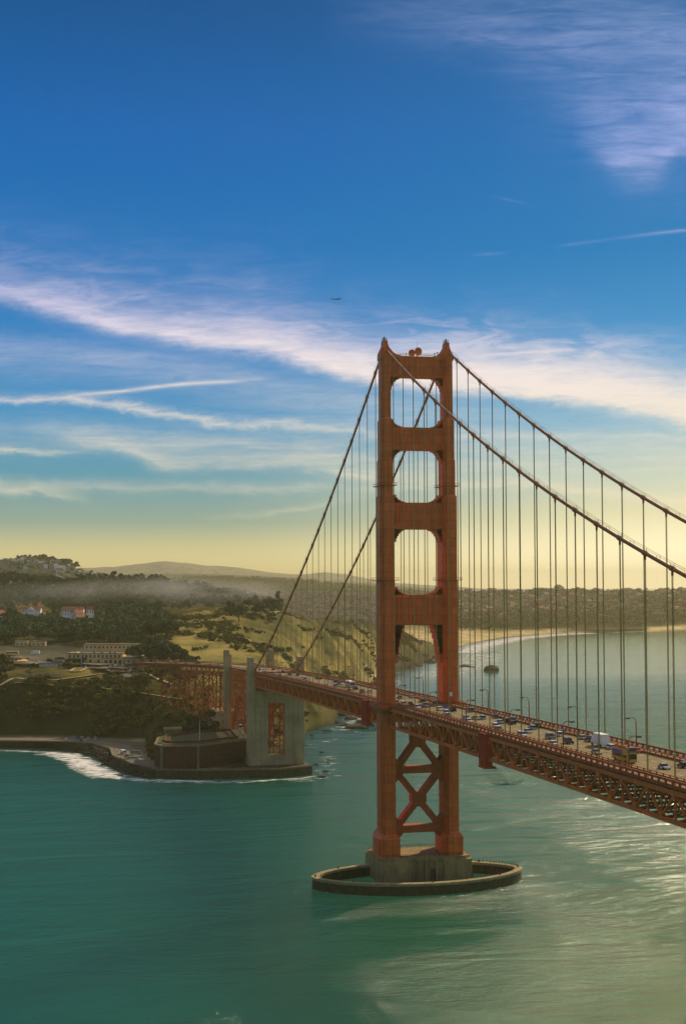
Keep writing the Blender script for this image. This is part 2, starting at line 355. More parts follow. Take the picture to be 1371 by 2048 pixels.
PAINT = {'white': carpaint('white', (0.85, 0.83, 0.78)), 'silver': carpaint('silver', (0.42, 0.43, 0.43)), 'grey': carpaint('grey', (0.16, 0.165, 0.17)), 'black': carpaint('black', (0.02, 0.02, 0.022)),
         'blue': carpaint('blue', (0.02, 0.07, 0.35)), 'light blue': carpaint('light blue', (0.25, 0.42, 0.5)), 'dark red': carpaint('dark red', (0.25, 0.03, 0.025)), 'red': carpaint('red', (0.55, 0.05, 0.03)), 'beige': carpaint('beige', (0.38, 0.34, 0.22)), 'green': carpaint('green', (0.10, 0.16, 0.12)), 'olive': carpaint('olive', (0.25, 0.25, 0.12))}

def plates(m_, sc, amt):
    t_ = m_.node_tree; q = NG(t_); b = t_.nodes['Principled BSDF']; src = b.inputs['Base Color'].links[0].from_socket
    geo = q.n('ShaderNodeNewGeometry').outputs['Position']; sx = q.n('ShaderNodeSeparateXYZ'); q.put(sx.inputs[0], geo)
    br = q.n('ShaderNodeTexBrick'); q.put(br.inputs['Vector'], q.comb(q.m('ADD', sx.outputs[0], sx.outputs[1]), sx.outputs[2]))
    br.inputs['Scale'].default_value = 1.0; br.inputs['Brick Width'].default_value = sc; br.inputs['Row Height'].default_value = sc*1.4; br.inputs['Mortar Size'].default_value = 0.12; br.inputs['Mortar Smooth'].default_value = .5; br.offset = 0.0
    br.inputs['Color1'].default_value = (1.14, 1.14, 1.1, 1); br.inputs['Color2'].default_value = (.84, .82, .8, 1); br.inputs['Mortar'].default_value = (.55, .5, .5, 1)
    c = q.mix(amt, src, q.vm('MULTIPLY', src, br.outputs['Color'])); q.put(b.inputs['Base Color'], c)
plates(M_org, 2.6, .7); plates(M_org2, 2.6, .5); plates(M_conc, 6.0, .35); plates(M_brick, 1.6, .6)
def terrain_mat():
    m_ = bpy.data.materials.new('ground cover'); m_.use_nodes = True; t_ = m_.node_tree; q = NG(t_); b = t_.nodes['Principled BSDF']
    at = q.n('ShaderNodeAttribute'); at.attribute_name = 'cover'; geo = q.n('ShaderNodeNewGeometry').outputs['Position']
    n1 = q.noise(geo, 0.02, 8, 0.65, 0.8); n2 = q.noise(geo, 0.09, 6, 0.7)
    c = q.mix(q.ramp(n1, [(0.42, 0.0), (0.60, 0.85)]), at.outputs['Color'], q.vm('MULTIPLY', at.outputs['Color'], (0.38, 0.52, 0.42)))
    c = q.mix(q.ramp(n2, [(0.50, 0.0), (0.72, 0.6)]), c, q.vm('MULTIPLY', at.outputs['Color'], (1.5, 1.4, 1.1)))
    q.put(b.inputs['Base Color'], c); b.inputs['Roughness'].default_value = 0.95; b.inputs['Specular IOR Level'].default_value = 0.1
    bn = q.n('ShaderNodeBump'); bn.inputs['Strength'].default_value = 0.8; bn.inputs['Distance'].default_value = 2.0
    q.put(bn.inputs['Height'], q.noise(geo, 0.12, 8, 0.65)); t_.links.new(bn.outputs[0], b.inputs['Normal']); return m_
M_ground = terrain_mat()

def water_mat():
    m_ = bpy.data.materials.new('sea water'); m_.use_nodes = True; t_ = m_.node_tree; q = NG(t_); b = t_.nodes['Principled BSDF']; b.subsurface_method = 'BURLEY'
    b.inputs['Subsurface Weight'].default_value = 1.0; b.inputs['Subsurface Radius'].default_value = (1.0, 1.3, 1.2); b.inputs['Subsurface Scale'].default_value = 300.0
    geo = q.n('ShaderNodeNewGeometry').outputs['Position']
    n1 = q.noise(geo, 0.0022, 4, 0.5, 0.5)
    sx = q.n('ShaderNodeSeparateXYZ'); q.put(sx.inputs[0], geo)
    # siltier, greener water inshore of the tower and to the west of it
    k = q.m('ADD', q.m('MULTIPLY_ADD', sx.outputs[0], 0.0035, 0.62), q.m('MULTIPLY', q.m('SUBTRACT', n1, 0.5), 1.6))
    k = q.m('MULTIPLY', k, q.ramp(q.m('MULTIPLY_ADD', sx.outputs[1], 1/900, 0.6), [(0.35, 1.0), (0.8, 0.25)]), clamp=True)
    base = q.mix(k, (0.002, 0.142, 0.112), (0.050, 0.140, 0.006))
    q.put(b.inputs['Base Color'], base); b.inputs['Roughness'].default_value = 0.10; b.inputs['IOR'].default_value = 1.33
    b.inputs['Specular IOR Level'].default_value = 0.5
    rr = q.n('ShaderNodeMapping'); q.put(rr.inputs['Vector'], geo); rr.inputs['Rotation'].default_value = (0, 0, YAW-0.12); rr.inputs['Scale'].default_value = (0.35, 1, 1)
    rr2 = q.n('ShaderNodeMapping'); q.put(rr2.inputs['Vector'], geo); rr2.inputs['Rotation'].default_value = (0, 0, YAW+0.35); rr2.inputs['Scale'].default_value = (0.4, 1, 1)
    h1 = q.noise(rr.outputs[0], 0.6, 6, 0.68, 0.3)       # chop
    h2 = q.m('SUBTRACT', 1.0, q.m('ABSOLUTE', q.m('MULTIPLY_ADD', q.noise(rr2.outputs[0], 0.07, 5, 0.55, 0.6), 2.0, -1.0)))      # swell
    rr3 = q.n('ShaderNodeMapping'); q.put(rr3.inputs['Vector'], geo); rr3.inputs['Rotation'].default_value = (0, 0, YAW+0.22); rr3.inputs['Scale'].default_value = (0.45, 1, 1)
    h3 = q.noise(rr3.outputs[0], 0.03, 3, 0.5, 0.8)      # long tidal swell
    calm = q.ramp(q.m('MULTIPLY_ADD', sx.outputs[0], 0.006, 0.5), [(0.10, 0.62), (0.55, 0.70), (0.78, 0.95), (1.0, 1.9)])
    h0 = q.noise(rr.outputs[0], 2.2, 3, 0.6, 0.2)      # wind ripple
    hh = q.m('ADD', q.m('ADD', q.m('MULTIPLY', h0, 0.5), q.m('MULTIPLY', h1, 2.2)), q.m('MULTIPLY', calm, q.m('ADD', q.m('MULTIPLY', h2, 3.6), q.m('MULTIPLY', h3, 18.0))))
    lane = q.ramp(q.noise(rr.outputs[0], 0.016, 4, 0.6, 1.2), [(0.36, 0.82), (0.62, 1.12)])
    bn = q.n('ShaderNodeBump'); q.put(bn.inputs['Strength'], q.m('MULTIPLY', lane, q.ramp(q.m('MULTIPLY_ADD', sx.outputs[1], 1/3000, 0.2), [(0.28, 0.52), (0.42, 0.28), (0.60, 0.05), (0.9, .025)]))); bn.inputs['Distance'].default_value = 1.0
    q.put(bn.inputs['Height'], hh); t_.links.new(bn.outputs[0], b.inputs['Normal']); return m_
M_water = water_mat()
def foam_mat(name, lo, hi, sc=0.22, warm=(0.8, 0.78, 0.72)):
    m_ = bpy.data.materials.new(name); m_.use_nodes = True; t_ = m_.node_tree; q = NG(t_); b = t_.nodes['Principled BSDF']
    geo = q.n('ShaderNodeNewGeometry').outputs['Position']; at = q.n('ShaderNodeAttribute'); at.attribute_name = 'cover'
    rr = q.n('ShaderNodeMapping'); q.put(rr.inputs['Vector'], geo); rr.inputs['Rotation'].default_value = (0, 0, YAW); rr.inputs['Scale'].default_value = (0.4, 1, 1)
    n = q.noise(rr.outputs[0], sc, 7, 0.68, 1.0)
    sp = q.n('ShaderNodeSeparateColor'); q.put(sp.inputs[0], at.outputs['Color'])
    f = q.m('ADD', n, q.m('MULTIPLY_ADD', sp.outputs[0], 0.5, -0.5))
    a = q.ramp(f, [(lo, 0.0), (hi, 1.0)])
    b.inputs['Base Color'].default_value = tuple(warm)+(1,); b.inputs['Roughness'].default_value = 0.9; q.put(b.inputs['Alpha'], a); return m_
M_foam = foam_mat('sea foam', 0.36, 0.5)

# ------------------------------------------------------------------ sea
rad = np.concatenate([[1.0], np.geomspace(60, 21500, 60)]); th = np.linspace(0, 2*pi, 145)
P = np.stack([CX+rad[:, None]*np.cos(th), CY+rad[:, None]*np.sin(th), np.zeros((len(rad), len(th)))], -1)
props(grid_mesh('water', P, M_water), kind='structure')

# ------------------------------------------------------------------ land, lofted through measured lines (shore, road, trail, plateau, crest)
DARK = (0.034, 0.034, 0.003); OLIV = (0.12, 0.105, 0.014); TANG = (0.33, 0.25, 0.06); SAND = (0.62, 0.45, 0.21); FOR = (0.025, 0.035, 0.012); PAVE = (0.18, 0.15, 0.10); ROCK = (0.05, 0.042, 0.018)
def line(pts):
    """pts: (px, y or None, D or None, z or None, colour)"""
    o = []
    for px, y, D, z, c in pts:
        if D is None: D = dof(px, y, z)
        if z is None: z = zof(px, y, D)
        o.append((px, D, z)+tuple(c))
    return np.array(o)
def loft(name, lines, pxs, ns, amp, smooth=2, seed=0, cellk=60):
    Ls = []
    for L in lines: Ls.append(np.stack([np.interp(pxs, L[:, 0], L[:, k]) for k in range(1, 6)], -1))   # cols x 5
    rows = []; A_ = []
    for i in range(len(Ls)-1):
        for j in range(ns[i]):
            t_ = j/ns[i]; rows.append(Ls[i]*(1-t_)+Ls[i+1]*t_); A_.append(amp[i]*(1-t_)+amp[i+1]*t_)
    rows.append(Ls[-1]); A_.append(amp[-1]); G = np.array(rows); A_ = np.array(A_)[:, None]
    D = G[..., 0]; z = G[..., 1]
    for _ in range(smooth):
        zz = z.copy(); zz[1:-1] = .25*z[:-2]+.5*z[1:-1]+.25*z[2:]; zz[:, 1:-1] = .25*zz[:, :-2]+.5*zz[:, 1:-1]+.25*zz[:, 2:]
        k = np.minimum(1, A_/3+0.15); z = z*(1-k)+zz*k
    px = np.broadcast_to(pxs, D.shape); Q = Cc[:2] + D[..., None]*(Fh[:2] + Rv[:2]*((px-685.5)/FP)[..., None])
    nz = fbm(Q[..., 0]/cellk, Q[..., 1]/cellk, 5, seed, True)-.5
    z = z + A_*nz*2
    return dict(name=name, px=pxs, D=D, z=z, P=np.concatenate([Q, z[..., None]], -1), C=G[..., 2:5])
def gz(T, px, D):
    j = np.clip(np.searchsorted(T['px'], px)-1, 0, len(T['px'])-2); t_ = (px-T['px'][j])/(T['px'][j+1]-T['px'][j])
    return float(np.interp(D, T['D'][:, j], T['z'][:, j])*(1-t_)+np.interp(D, T['D'][:, j+1], T['z'][:, j+1])*t_)
sh1 = [(-500, 1488), (-200, 1492), (0, 1497), (100, 1498), (150, 1503), (195, 1515), (230, 1536), (260, 1551), (300, 1556), (400, 1558), (490, 1556), (590, 1548), (612, 1462), (640, 1455), (668, 1448), (680, 1424), (700, 1404),
       (745, 1374), (760, 1352), (790, 1341), (830, 1331), (855, 1322), (872, 1311), (885, 1306)]
SH = line([(a, b, None, 0, ROCK) for a, b in sh1])
L0 = SH.copy(); L0[:, 1] -= 12; L0[:, 2] = -6
wtop = [(-500, 1476), (-200, 1480), (0, 1484), (130, 1486), (186, 1490), (221, 1499), (226, 1513), (270, 1531), (300, 1538), (400, 1541), (490, 1540), (590, 1535)]
LA = line([(a, b, None, 5, ROCK) for a, b in wtop] + [(612, 1458, None, 1.5, OLIV), (640, 1449, None, 3, OLIV), (668, 1442, None, 2, ROCK), (680, 1417, None, 2, ROCK), (700, 1396, None, 2, ROCK), (745, 1360, None, 2, SAND), (760, 1340, None, 3, SAND), (790, 1336, None, 5, ROCK), (830, 1327, None, 4, ROCK), (855, 1317, None, 4, ROCK), (872, 1308.5, None, 2, ROCK), (885, 1304, None, 1, SAND)])
LA[:, 1] = np.maximum(LA[:, 1], np.interp(LA[:, 0], SH[:, 0], SH[:, 1])+3)
LB = line([(-500, 1466, None, 6, PAVE), (-200, 1470, None, 6, PAVE), (0, 1474, None, 6, PAVE), (130, 1475, None, 6, PAVE), (200, 1478, None, 6, PAVE), (250, None, 1085, 6, PAVE), (300, None, 1080, 7, PAVE), (400, None, 1085, 8, DARK), (500, None, 1095, 8, DARK), (560, None, 1110, 8, OLIV), (595, None, 1160, 8, OLIV),
           (612, 1425, None, 12, OLIV), (640, 1418, None, 14, OLIV), (668, 1415, None, 10, OLIV), (700, 1378, None, 12, OLIV), (745, 1335, 1900, None, SAND), (760, 1322, 2080, None, SAND), (790, 1318, 2110, None, DARK), (830, 1312, 2210, None, DARK), (855, 1306, 2320, None, DARK), (872, 1303, 2470, None, DARK), (885, 1301, 2600, None, SAND)])
LB2 = LB.copy(); LB2[:, 1] += 5; k_ = LB2[:, 0] < 600; LB2[k_, 2] += 1.5; LB2[k_, 3:6] = DARK
LC = line([(-500, 1385, 1150, None, DARK), (0, 1377, 1158, None, DARK), (30, 1365, 1160, None, DARK), (100, 1372, 1165, None, DARK), (200, 1380, 1160, None, DARK), (300, 1392, 1150, None, DARK), (365, 1402, 1140, None, OLIV), (420, 1416, 1135, None, OLIV), (460, 1436, 1125, None, DARK), (500, 1430, 1130, None, DARK), (560, 1410, 1170, None, OLIV), (612, 1385, 1340, None, OLIV),
           (650, 1362, 1480, None, TANG), (700, 1325, 1700, None, TANG), (745, 1302, 2000, None, TANG), (790, 1290, 2180, None, OLIV), (830, 1292, 2270, None, OLIV), (855, 1294, 2370, None, OLIV), (872, 1301, 2500, None, DARK), (885, 1300, 2640, None, SAND)])
LD = line([(-500, 1350, 1210, None, DARK), (0, 1346, 1210, None, OLIV), (100, 1343, 1215, None, OLIV), (200, 1340, 1220, None, TANG), (260, 1335, 1225, None, OLIV), (300, 1345, 1210, None, OLIV), (360, 1362, 1195, None, OLIV), (400, 1362, 1200, None, OLIV), (425, 1372, 1195, None, TANG), (460, 1362, 1220, None, TANG), (500, 1348, 1250, None, TANG), (560, 1330, 1340, None, TANG), (612, 1318, 1560, None, TANG),
           (650, 1300, 1700, None, OLIV), (700, 1280, 1880, None, TANG), (745, 1272, 2090, None, OLIV), (790, 1274, 2250, None, OLIV), (830, 1283, 2320, None, OLIV), (855, 1289, 2420, None, OLIV), (872, 1300, 2530, None, DARK), (885, 1299, 2660, None, SAND)])
LE = line([(-500, 1318, 1310, None, OLIV), (0, 1316, 1310, None, PAVE), (100, 1318, 1300, None, PAVE), (200, 1318, 1300, None, PAVE), (260, 1314, 1310, None, PAVE), (300, 1314, 1310, None, OLIV), (360, 1318, 1300, None, TANG), (425, 1312, 1330, None, TANG), (480, 1296, 1400, None, TANG), (540, 1282, 1500, None, OLIV), (612, 1268, 1760, None, TANG),
           (650, 1258, 1880, None, OLIV), (700, 1252, 2020, None, OLIV), (745, 1256, 2170, None, OLIV), (790, 1265, 2310, None, OLIV), (830, 1278, 2370, None, OLIV), (855, 1287, 2450, None, OLIV), (872, 1299.5, 2560, None, DARK), (885, 1299, 2680, None, SAND)])
LE2 = line([(-500, 1285, 1430, None, FOR), (0, 1288, 1430, None, FOR), (100, 1290, 1425, None, FOR), (200, 1290, 1430, None, FOR), (300, 1292, 1430, None, FOR), (350, 1280, 1440, None, TANG), (400, 1278, 1450, None, TANG), (450, 1262, 1530, None, TANG), (500, 1252, 1620, None, OLIV), (560, 1246, 1740, None, OLIV), (612, 1246, 1880, None, OLIV),
           (650, 1243, 1980, None, OLIV), (700, 1243, 2090, None, DARK), (745, 1250, 2220, None, DARK), (790, 1262, 2350, None, DARK), (830, 1276, 2400, None, DARK), (855, 1286, 2480, None, DARK), (872, 1299, 2590, None, DARK), (885, 1299, 2700, None, SAND)])
LF = line([(-500, 1245, 1750, None, FOR), (0, 1246, 1750, None, FOR), (40, 1243, 1740, None, TANG), (90, 1243, 1740, None, TANG), (130, 1248, 1740, None, FOR), (200, 1243, 1750, None, FOR), (300, 1236, 1750, None, FOR), (350, 1240, 1740, None, OLIV), (400, 1236, 1730, None, TANG), (450, 1226, 1780, None, OLIV), (500, 1220, 1850, None, OLIV), (540, 1222, 1900, None, OLIV), (612, 1234, 2010, None, OLIV),
           (650, 1235, 2080, None, OLIV), (700, 1239, 2160, None, DARK), (745, 1247, 2270, None, DARK), (790, 1261, 2390, None, DARK), (830, 1275.5, 2430, None, DARK), (855, 1286, 2510, None, DARK), (872, 1299, 2620, None, DARK), (885, 1299, 2720, None, SAND)])
LG = line([(-500, 1160, 2150, None, FOR), (0, 1163, 2150, None, FOR), (100, 1165, 2150, None, FOR), (200, 1167, 2150, None, FOR), (300, 1170, 2150, None, FOR), (350, 1180, 2150, None, FOR), (400, 1187, 2150, None, FOR), (450, 1198, 2150, None, FOR), (500, 1208, 2150, None, FOR), (540, 1220, 2150, None, FOR), (612, 1238, 2200, None, DARK),
           (650, 1240, 2260, None, DARK), (700, 1246, 2320, None, DARK), (745, 1258, 2380, None, DARK), (790, 1272, 2450, None, DARK), (830, 1285, 2500, None, DARK), (855, 1292, 2570, None, DARK), (872, 1300, 2660, None, DARK), (885, 1299, 2740, None, SAND)])
LH = LG.copy(); LH[:, 1] += 450; LH[:, 2] = np.minimum(LH[:, 2]*.4, 40)-3; LI = LH.copy(); LI[:, 1] += 200; LI[:, 2] = -4
pxs = np.arange(-500, 886, 4.0)
T1 = loft('terrain', [L0, SH, LA, LB, LB2, LC, LD, LE, LE2, LF, LG, LH, LI], pxs, [2, 6, 8, 2, 18, 16, 14, 14, 26, 18, 6, 3], [0, .3, 0.0, 0.0, 0.3, 2.2, 3.0, 1.0, 3.5, 6, 7, 4, 0], 3, 3)
# gullies down the cliffs
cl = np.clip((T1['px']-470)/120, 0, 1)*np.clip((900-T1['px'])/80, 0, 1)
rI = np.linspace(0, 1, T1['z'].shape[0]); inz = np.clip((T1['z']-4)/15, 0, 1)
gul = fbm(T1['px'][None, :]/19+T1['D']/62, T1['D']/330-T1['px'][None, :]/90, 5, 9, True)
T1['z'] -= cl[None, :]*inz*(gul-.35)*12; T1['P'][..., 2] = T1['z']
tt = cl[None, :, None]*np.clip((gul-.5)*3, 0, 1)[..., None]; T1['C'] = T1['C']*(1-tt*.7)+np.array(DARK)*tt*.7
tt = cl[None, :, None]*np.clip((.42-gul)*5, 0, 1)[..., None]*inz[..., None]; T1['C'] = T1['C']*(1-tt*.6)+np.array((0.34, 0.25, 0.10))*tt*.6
props(grid_mesh('terrain', T1['P'], M_ground, colors=T1['C']), kind='structure')

sh2 = [(480, 1300), (700, 1300), (850, 1302), (872, 1306), (900, 1299), (920, 1291), (960, 1282), (1000, 1275), (1050, 1270), (1100, 1266.5), (1190, 1264), (1280, 1262), (1371, 1258), (1600, 1252), (1900, 1246)]
K0 = line([(a, b, None, 0, SAND) for a, b in sh2]); K00 = K0.copy(); K00[:, 1] -= 20; K00[:, 2] = -6
KA = line([(480, 1282, None, 4, SAND), (850, 1285, None, 4, SAND), (900, 1277, None, 5, SAND), (920, 1272, None, 5, SAND), (960, 1270, None, 5, SAND), (1000, 1267.5, None, 5, SAND), (1050, 1264.5, None, 5, SAND), (1100, 1262, None, 5, SAND), (1150, 1261.5, None, 4, DARK), (1280, 1259, None, 4, DARK), (1300, 1257, None, 4, SAND), (1371, 1253, None, 4, SAND), (1900, 1243, None, 4, SAND)])
KB = line([(480, 1265, None, 8, SAND), (850, 1268, None, 8, SAND), (920, 1262, None, 10, SAND), (1000, 1261, None, 9, OLIV), (1100, 1256, None, 10, DARK), (1200, 1254, None, 9, DARK), (1280, 1254, None, 8, DARK), (1371, 1249, None, 7, OLIV), (1900, 1238, None, 6, OLIV)])
KC = line([(480, 1240, 3500, None, OLIV), (700, 1243, 3500, None, OLIV), (850, 1250, 3500, None, OLIV), (920, 1248, 3600, None, DARK), (1000, 1243, 3700, None, DARK), (1100, 1236, 3750, None, DARK), (1280, 1234, 3850, None, DARK), (1371, 1230, 3950, None, DARK), (1900, 1225, 4000, None, DARK)])
KD = line([(480, 1205, 4300, None, OLIV), (700, 1208, 4300, None, OLIV), (850, 1212, 4100, None, OLIV), (920, 1215, 4100, None, OLIV), (1000, 1212, 4150, None, OLIV), (1280, 1208, 4300, None, OLIV), (1900, 1204, 4400, None, OLIV)])
KE = line([(480, 1186, 5000, None, DARK), (700, 1190, 5000, None, DARK), (850, 1192, 4800, None, DARK), (920, 1189, 4700, None, OLIV), (1000, 1187, 4700, None, OLIV), (1100, 1183, 4700, None, OLIV), (1250, 1185, 4700, None, OLIV), (1300, 1189, 4700, None, OLIV), (1371, 1184, 4700, None, OLIV), (1900, 1180, 4700, None, OLIV)])
KF = KE.copy(); KF[:, 1] += 900; KF[:, 2] = -6
T2 = loft('far hillside', [K00, K0, KA, KB, KC, KD, KE, KF], np.arange(480, 1901, 5.0), [2, 4, 6, 12, 16, 16, 5], [0, 0, .5, 2, 6, 9, 9, 0], 2, 20, 120)
props(grid_mesh('terrain', T2['P'], M_ground, colors=T2['C']), kind='structure')

def ridge(name, crest, D, depth, base, col, amp=8, cell=150, seed=5, px0=None, px1=None, jag=0):
    c = np.array(crest, float); pxs_ = np.arange(px0 if px0 is not None else c[0, 0], (px1 if px1 is not None else c[-1, 0])+1, 5.0)
    cz = np.array([zof(p, np.interp(p, c[:, 0], c[:, 1]), D) for p in pxs_])
    prof = [(-depth, base-20), (-depth*.75, None), (-depth*.4, None), (0, 1), (depth*.6, .5), (depth*1.2, 0)]
    rows = []
    for k in range(19):
        s_ = k/18; Dk = D-depth+s_*2*depth; f = sin(min(1, s_*2)*pi/2)**.8 if s_ <= .5 else cos((s_-.5)*pi)
        rows.append(np.stack([*(Cc[:2] + Dk*(Fh[:2] + Rv[:2]*((pxs_-685.5)/FP)[:, None])).T, base-15+(cz-base+15)*f], -1))
    P_ = np.array(rows); n = fbm(P_[..., 0]/cell, P_[..., 1]/cell, 5, seed, True)-.5; P_[..., 2] += n*amp*(1 if not jag else 1)
    C_ = np.ones(P_.shape)*np.array(col); return props(grid_mesh('hills', P_, M_ground, colors=C_), kind='structure'), P_
# houses' hill on the left, wooded ridges beyond, mountains on the skyline
_, HILL = ridge('hills', [(-500, 1120), (-100, 1124), (0, 1128), (60, 1126), (105, 1128), (150, 1146), (200, 1160), (300, 1180)], 3700, 900, 20, (0.10, 0.095, 0.05), 10, 200, 31)
_, RID1 = ridge('hills', [(200, 1172), (400, 1163), (500, 1164), (560, 1167), (620, 1170), (700, 1179), (780, 1188), (900, 1194), (1000, 1200)], 6900, 600, 30, FOR, 12, 300, 41)
_, RID2 = ridge('hills', [(300, 1192), (420, 1180), (520, 1182), (600, 1184), (700, 1190), (800, 1198), (900, 1206)], 5900, 550, 30, FOR, 10, 260, 43)
ridge('hills', [(-500, 1150), (-100, 1146), (100, 1142), (170, 1136), (230, 1133), (270, 1127), (330, 1121), (370, 1124), (420, 1132), (480, 1138), (540, 1147), (600, 1151), (650, 1147), (690, 1150), (740, 1161), (800, 1170), (900, 1176), (1100, 1184)], 9300, 1200, 20, (0.30, 0.27, 0.20), 34, 620, 51)  # skyline mountains: bare hills, paled further in place of distance haze
ridge('hills', [(-500, 1158), (100, 1154), (250, 1150), (420, 1149), (520, 1152), (600, 1158), (700, 1166), (900, 1180)], 8000, 700, 20, (0.12, 0.11, 0.06), 16, 500, 53)

# ------------------------------------------------------------------ suspension bridge (Y runs south along it, X to the west)
HX = 13.72; PAN = 15.24
def ztop(y):                      # top chord of the stiffening truss
    return 71.0 - 0.0146*y - 1.0e-5*y*y*(1 if y < 0 else 2.2)
def zroad(y): return ztop(y)+0.9
SAGZ = 222.97
def zcab(y):
    if y <= 0: return SAGZ-143.15+143.15*(1+y/640.08)**2
    t_ = y/343.0; return SAGZ+(64.75-SAGZ)*t_-40.1*t_*(1-t_)
bridge = empty('suspension_bridge', (0, 0, 0), 0, 'orange suspension bridge with tall art deco tower crossing the strait', 'bridge')
tower = empty('bridge_tower', (0, 0, 0)); tower.parent = bridge
SEC = [  # z0, z1, (A half x, half y), (B), (C)
    (19.0, 70.0, (3.15, 3.6), (2.7, 5.4), (2.05, 7.8)),
    (70.0, 124.0, (3.2, 3.6), (2.75, 5.4), (2.1, 7.9)),
    (124.0, 159.5, (3.15, 3.4), (2.7, 5.1), (2.05, 7.5)),
    (159.5, 175.0, (2.75, 3.1), (2.35, 4.7), (1.75, 6.5)),
    (175.0, 192.0, (2.45, 2.8), (2.1, 4.3), (1.6, 6.1)),
    (192.0, 217.6, (2.1, 2.4), (1.75, 3.6), (1.35, 5.0))]
for sgn in (-1, 1):
    b = MB(); x = sgn*13.6
    for z0, z1, A_, B_, C_ in SEC:
        for k, (hx, hy) in enumerate((A_, B_, C_)):
            b.box(x-hx, x+hx, -hy, hy, z0, z1-0.35*(2-k) if z1 < 215 else z1+0.25*k)
        if z1 < 215:      # stepped setback caps
            b.frus(x-C_[0]+.1, x+C_[0]-.1, -C_[1]+.1, C_[1]-.1, z1, x-C_[0]+.5, x+C_[0]-.5, -C_[1]+.9, C_[1]-.9, z1+.9)
    for zz in (33, 46, 58, 84, 96, 108, 134, 146, 168, 184, 203):   # plate seams
        s_ = next(q for q in SEC if q[0] <= zz < q[1]); 
        for hx, hy in s_[2:]: b.box(x-hx-.05, x+hx+.05, -hy-.05, hy+.05, zz, zz+.25)
    # vertical flutes on the broad faces
    for z0, z1, A_, B_, C_ in SEC:
        for xx in (-.5, .5):
            b.box(x+xx*C_[0]-.12, x+xx*C_[0]+.12, -C_[1]-.1, -C_[1], z0+1, z1-1.2)
    leg = b.build('leg', M_org, tower)
    # pedestal shoe
    b = MB()
    for hx, hy, zt in ((4.6, 5.2, 18.4), (3.9, 7.6, 18.9), (3.1, 10.0, 19.2)):
        b.box(x-hx, x+hx, -hy, hy, 9.9, zt-1.8); b.frus(x-hx, x+hx, -hy, hy, zt-1.8, x-hx+1.2, x+hx-1.2, -hy+1.4, hy-1.4, zt)
    b.build('pedestal', M_org, tower)
    # saddle housing: concave crest rising to a beacon post
    b = MB(); o = [(-2.4, 217.8), (-2.45, 220.4), (-1.9, 221.4), (-1.3, 222.6), (-.85, 223.9), (-.8, 225.6), (.8, 225.6), (.85, 224.1), (1.5, 222.8), (2.4, 221.6), (3.6, 220.5), (5.0, 219.8), (6.6, 219.45), (6.6, 217.8)]
    b.prism([(x-sgn*a, c) for a, c in o], -2.6, 2.6, 'y')
    b.prism([(x-sgn*a, c) for a, c in [(-2.0, 217.8), (-2.0, 219.6), (-1.2, 221), (-.6, 222.2), (.6, 222.2), (1.2, 221), (2, 219.9), (2, 217.8)]], -4.8, 4.8, 'y')
    b.build('saddle_housing', M_org, tower)
    b = MB(); b.box(x-1.0, x+1.0, -1.0, 1.0, 225.6, 225.8)
    for i in (-.9, .9):
        for j in (-.9, .9): b.beam((x+i, j, 225.8), (x+i, j, 226.9), .12)
    for z_ in (226.3, 226.9): 
        for i in (-.9, .9): b.beam((x+i, -.9, z_), (x+i, .9, z_), .1); b.beam((x-.9, i, z_), (x+.9, i, z_), .1)
    b.build('beacon_cage', M_dark if sgn < 0 else M_green, tower)
    b = MB(); b.tube([(x, 0, 225.8), (x, 0, 227.6)], [.45, .3], 8); b.build('beacon', M_org2 if sgn < 0 else M_green, tower)
    # maintenance balconies round the leg
    for zz, e in ((124.0, 3.9), (163.8, 3.4)):
        b = MB()
        hy = 8.4 if zz < 130 else 7.0
        b.box(x-e, x+e, -hy, hy, zz, zz+.25)
        for s1 in (-e, e):
            b.beam((x+s1, -hy, zz+1.2), (x+s1, hy, zz+1.2), .1)
            for q in np.linspace(-hy, hy, 7): b.beam((x+s1, q, zz), (x+s1, q, zz+1.2), .1)
        for s1 in (-hy, hy):
            b.beam((x-e, s1, zz+1.2), (x+e, s1, zz+1.2), .1)
            for q in np.linspace(-e, e, 4): b.beam((x+q, s1, zz), (x+q, s1, zz+1.2), .1)
        b.build('balcony', M_rail, tower)
# portal struts with stepped corners and ribbed faces
def strut(z0, z1, xi, hy, corners_below, corners_above, nrib):
    b = MB(); xi = xi+1.2
    b.box(-xi, xi, -hy, hy, z0, z1)
    b.box(-xi, xi, -hy-.35, hy+.35, z1-1.3, z1-.2); b.box(-xi, xi, -hy-.35, hy+.35, z0+.25, z0+1.3)
    w = 2*(xi-1.5)/nrib
    for i in range(nrib+1):
        xx = -xi+1.5+i*w; b.box(xx-w*.22, xx+w*.22, -hy-.22, hy+.22, z0+1.9, z1-1.9)
        b.box(xx-w*.1, xx+w*.1, -hy-.4, hy+.4, z0+2.6, z1-2.4)
    for s_ in (-1, 1):
        for (off, dz) in corners_below:
            a, c = sorted((s_*(xi-1.2-off), s_*xi)); b.box(a, c, -hy*.86, hy*.86, z0-dz, z0)
        for (off, dz) in corners_above:
            a, c = sorted((s_*(xi-1.2-off), s_*xi)); b.box(a, c, -hy*.86, hy*.86, z1, z1+dz)
    return b.build('portal_strut', M_org, tower)
cb = [(4.1, .55), (3.0, 1.1), (2.2, 1.9), (1.5, 2.9), (.9, 3.9), (.45, 5.4)]; ca = [(4.6, .35), (3.3, .7), (2.2, 1.3), (1.3, 2.1), (.6, 3.3)]
strut(210.2, 219.3, 11.4, 2.0, cb, [], 14)
strut(179.2, 188.9, 10.9, 2.5, cb, ca, 13)
strut(145.6, 156.9, 9.9, 3.0, cb, ca, 12)
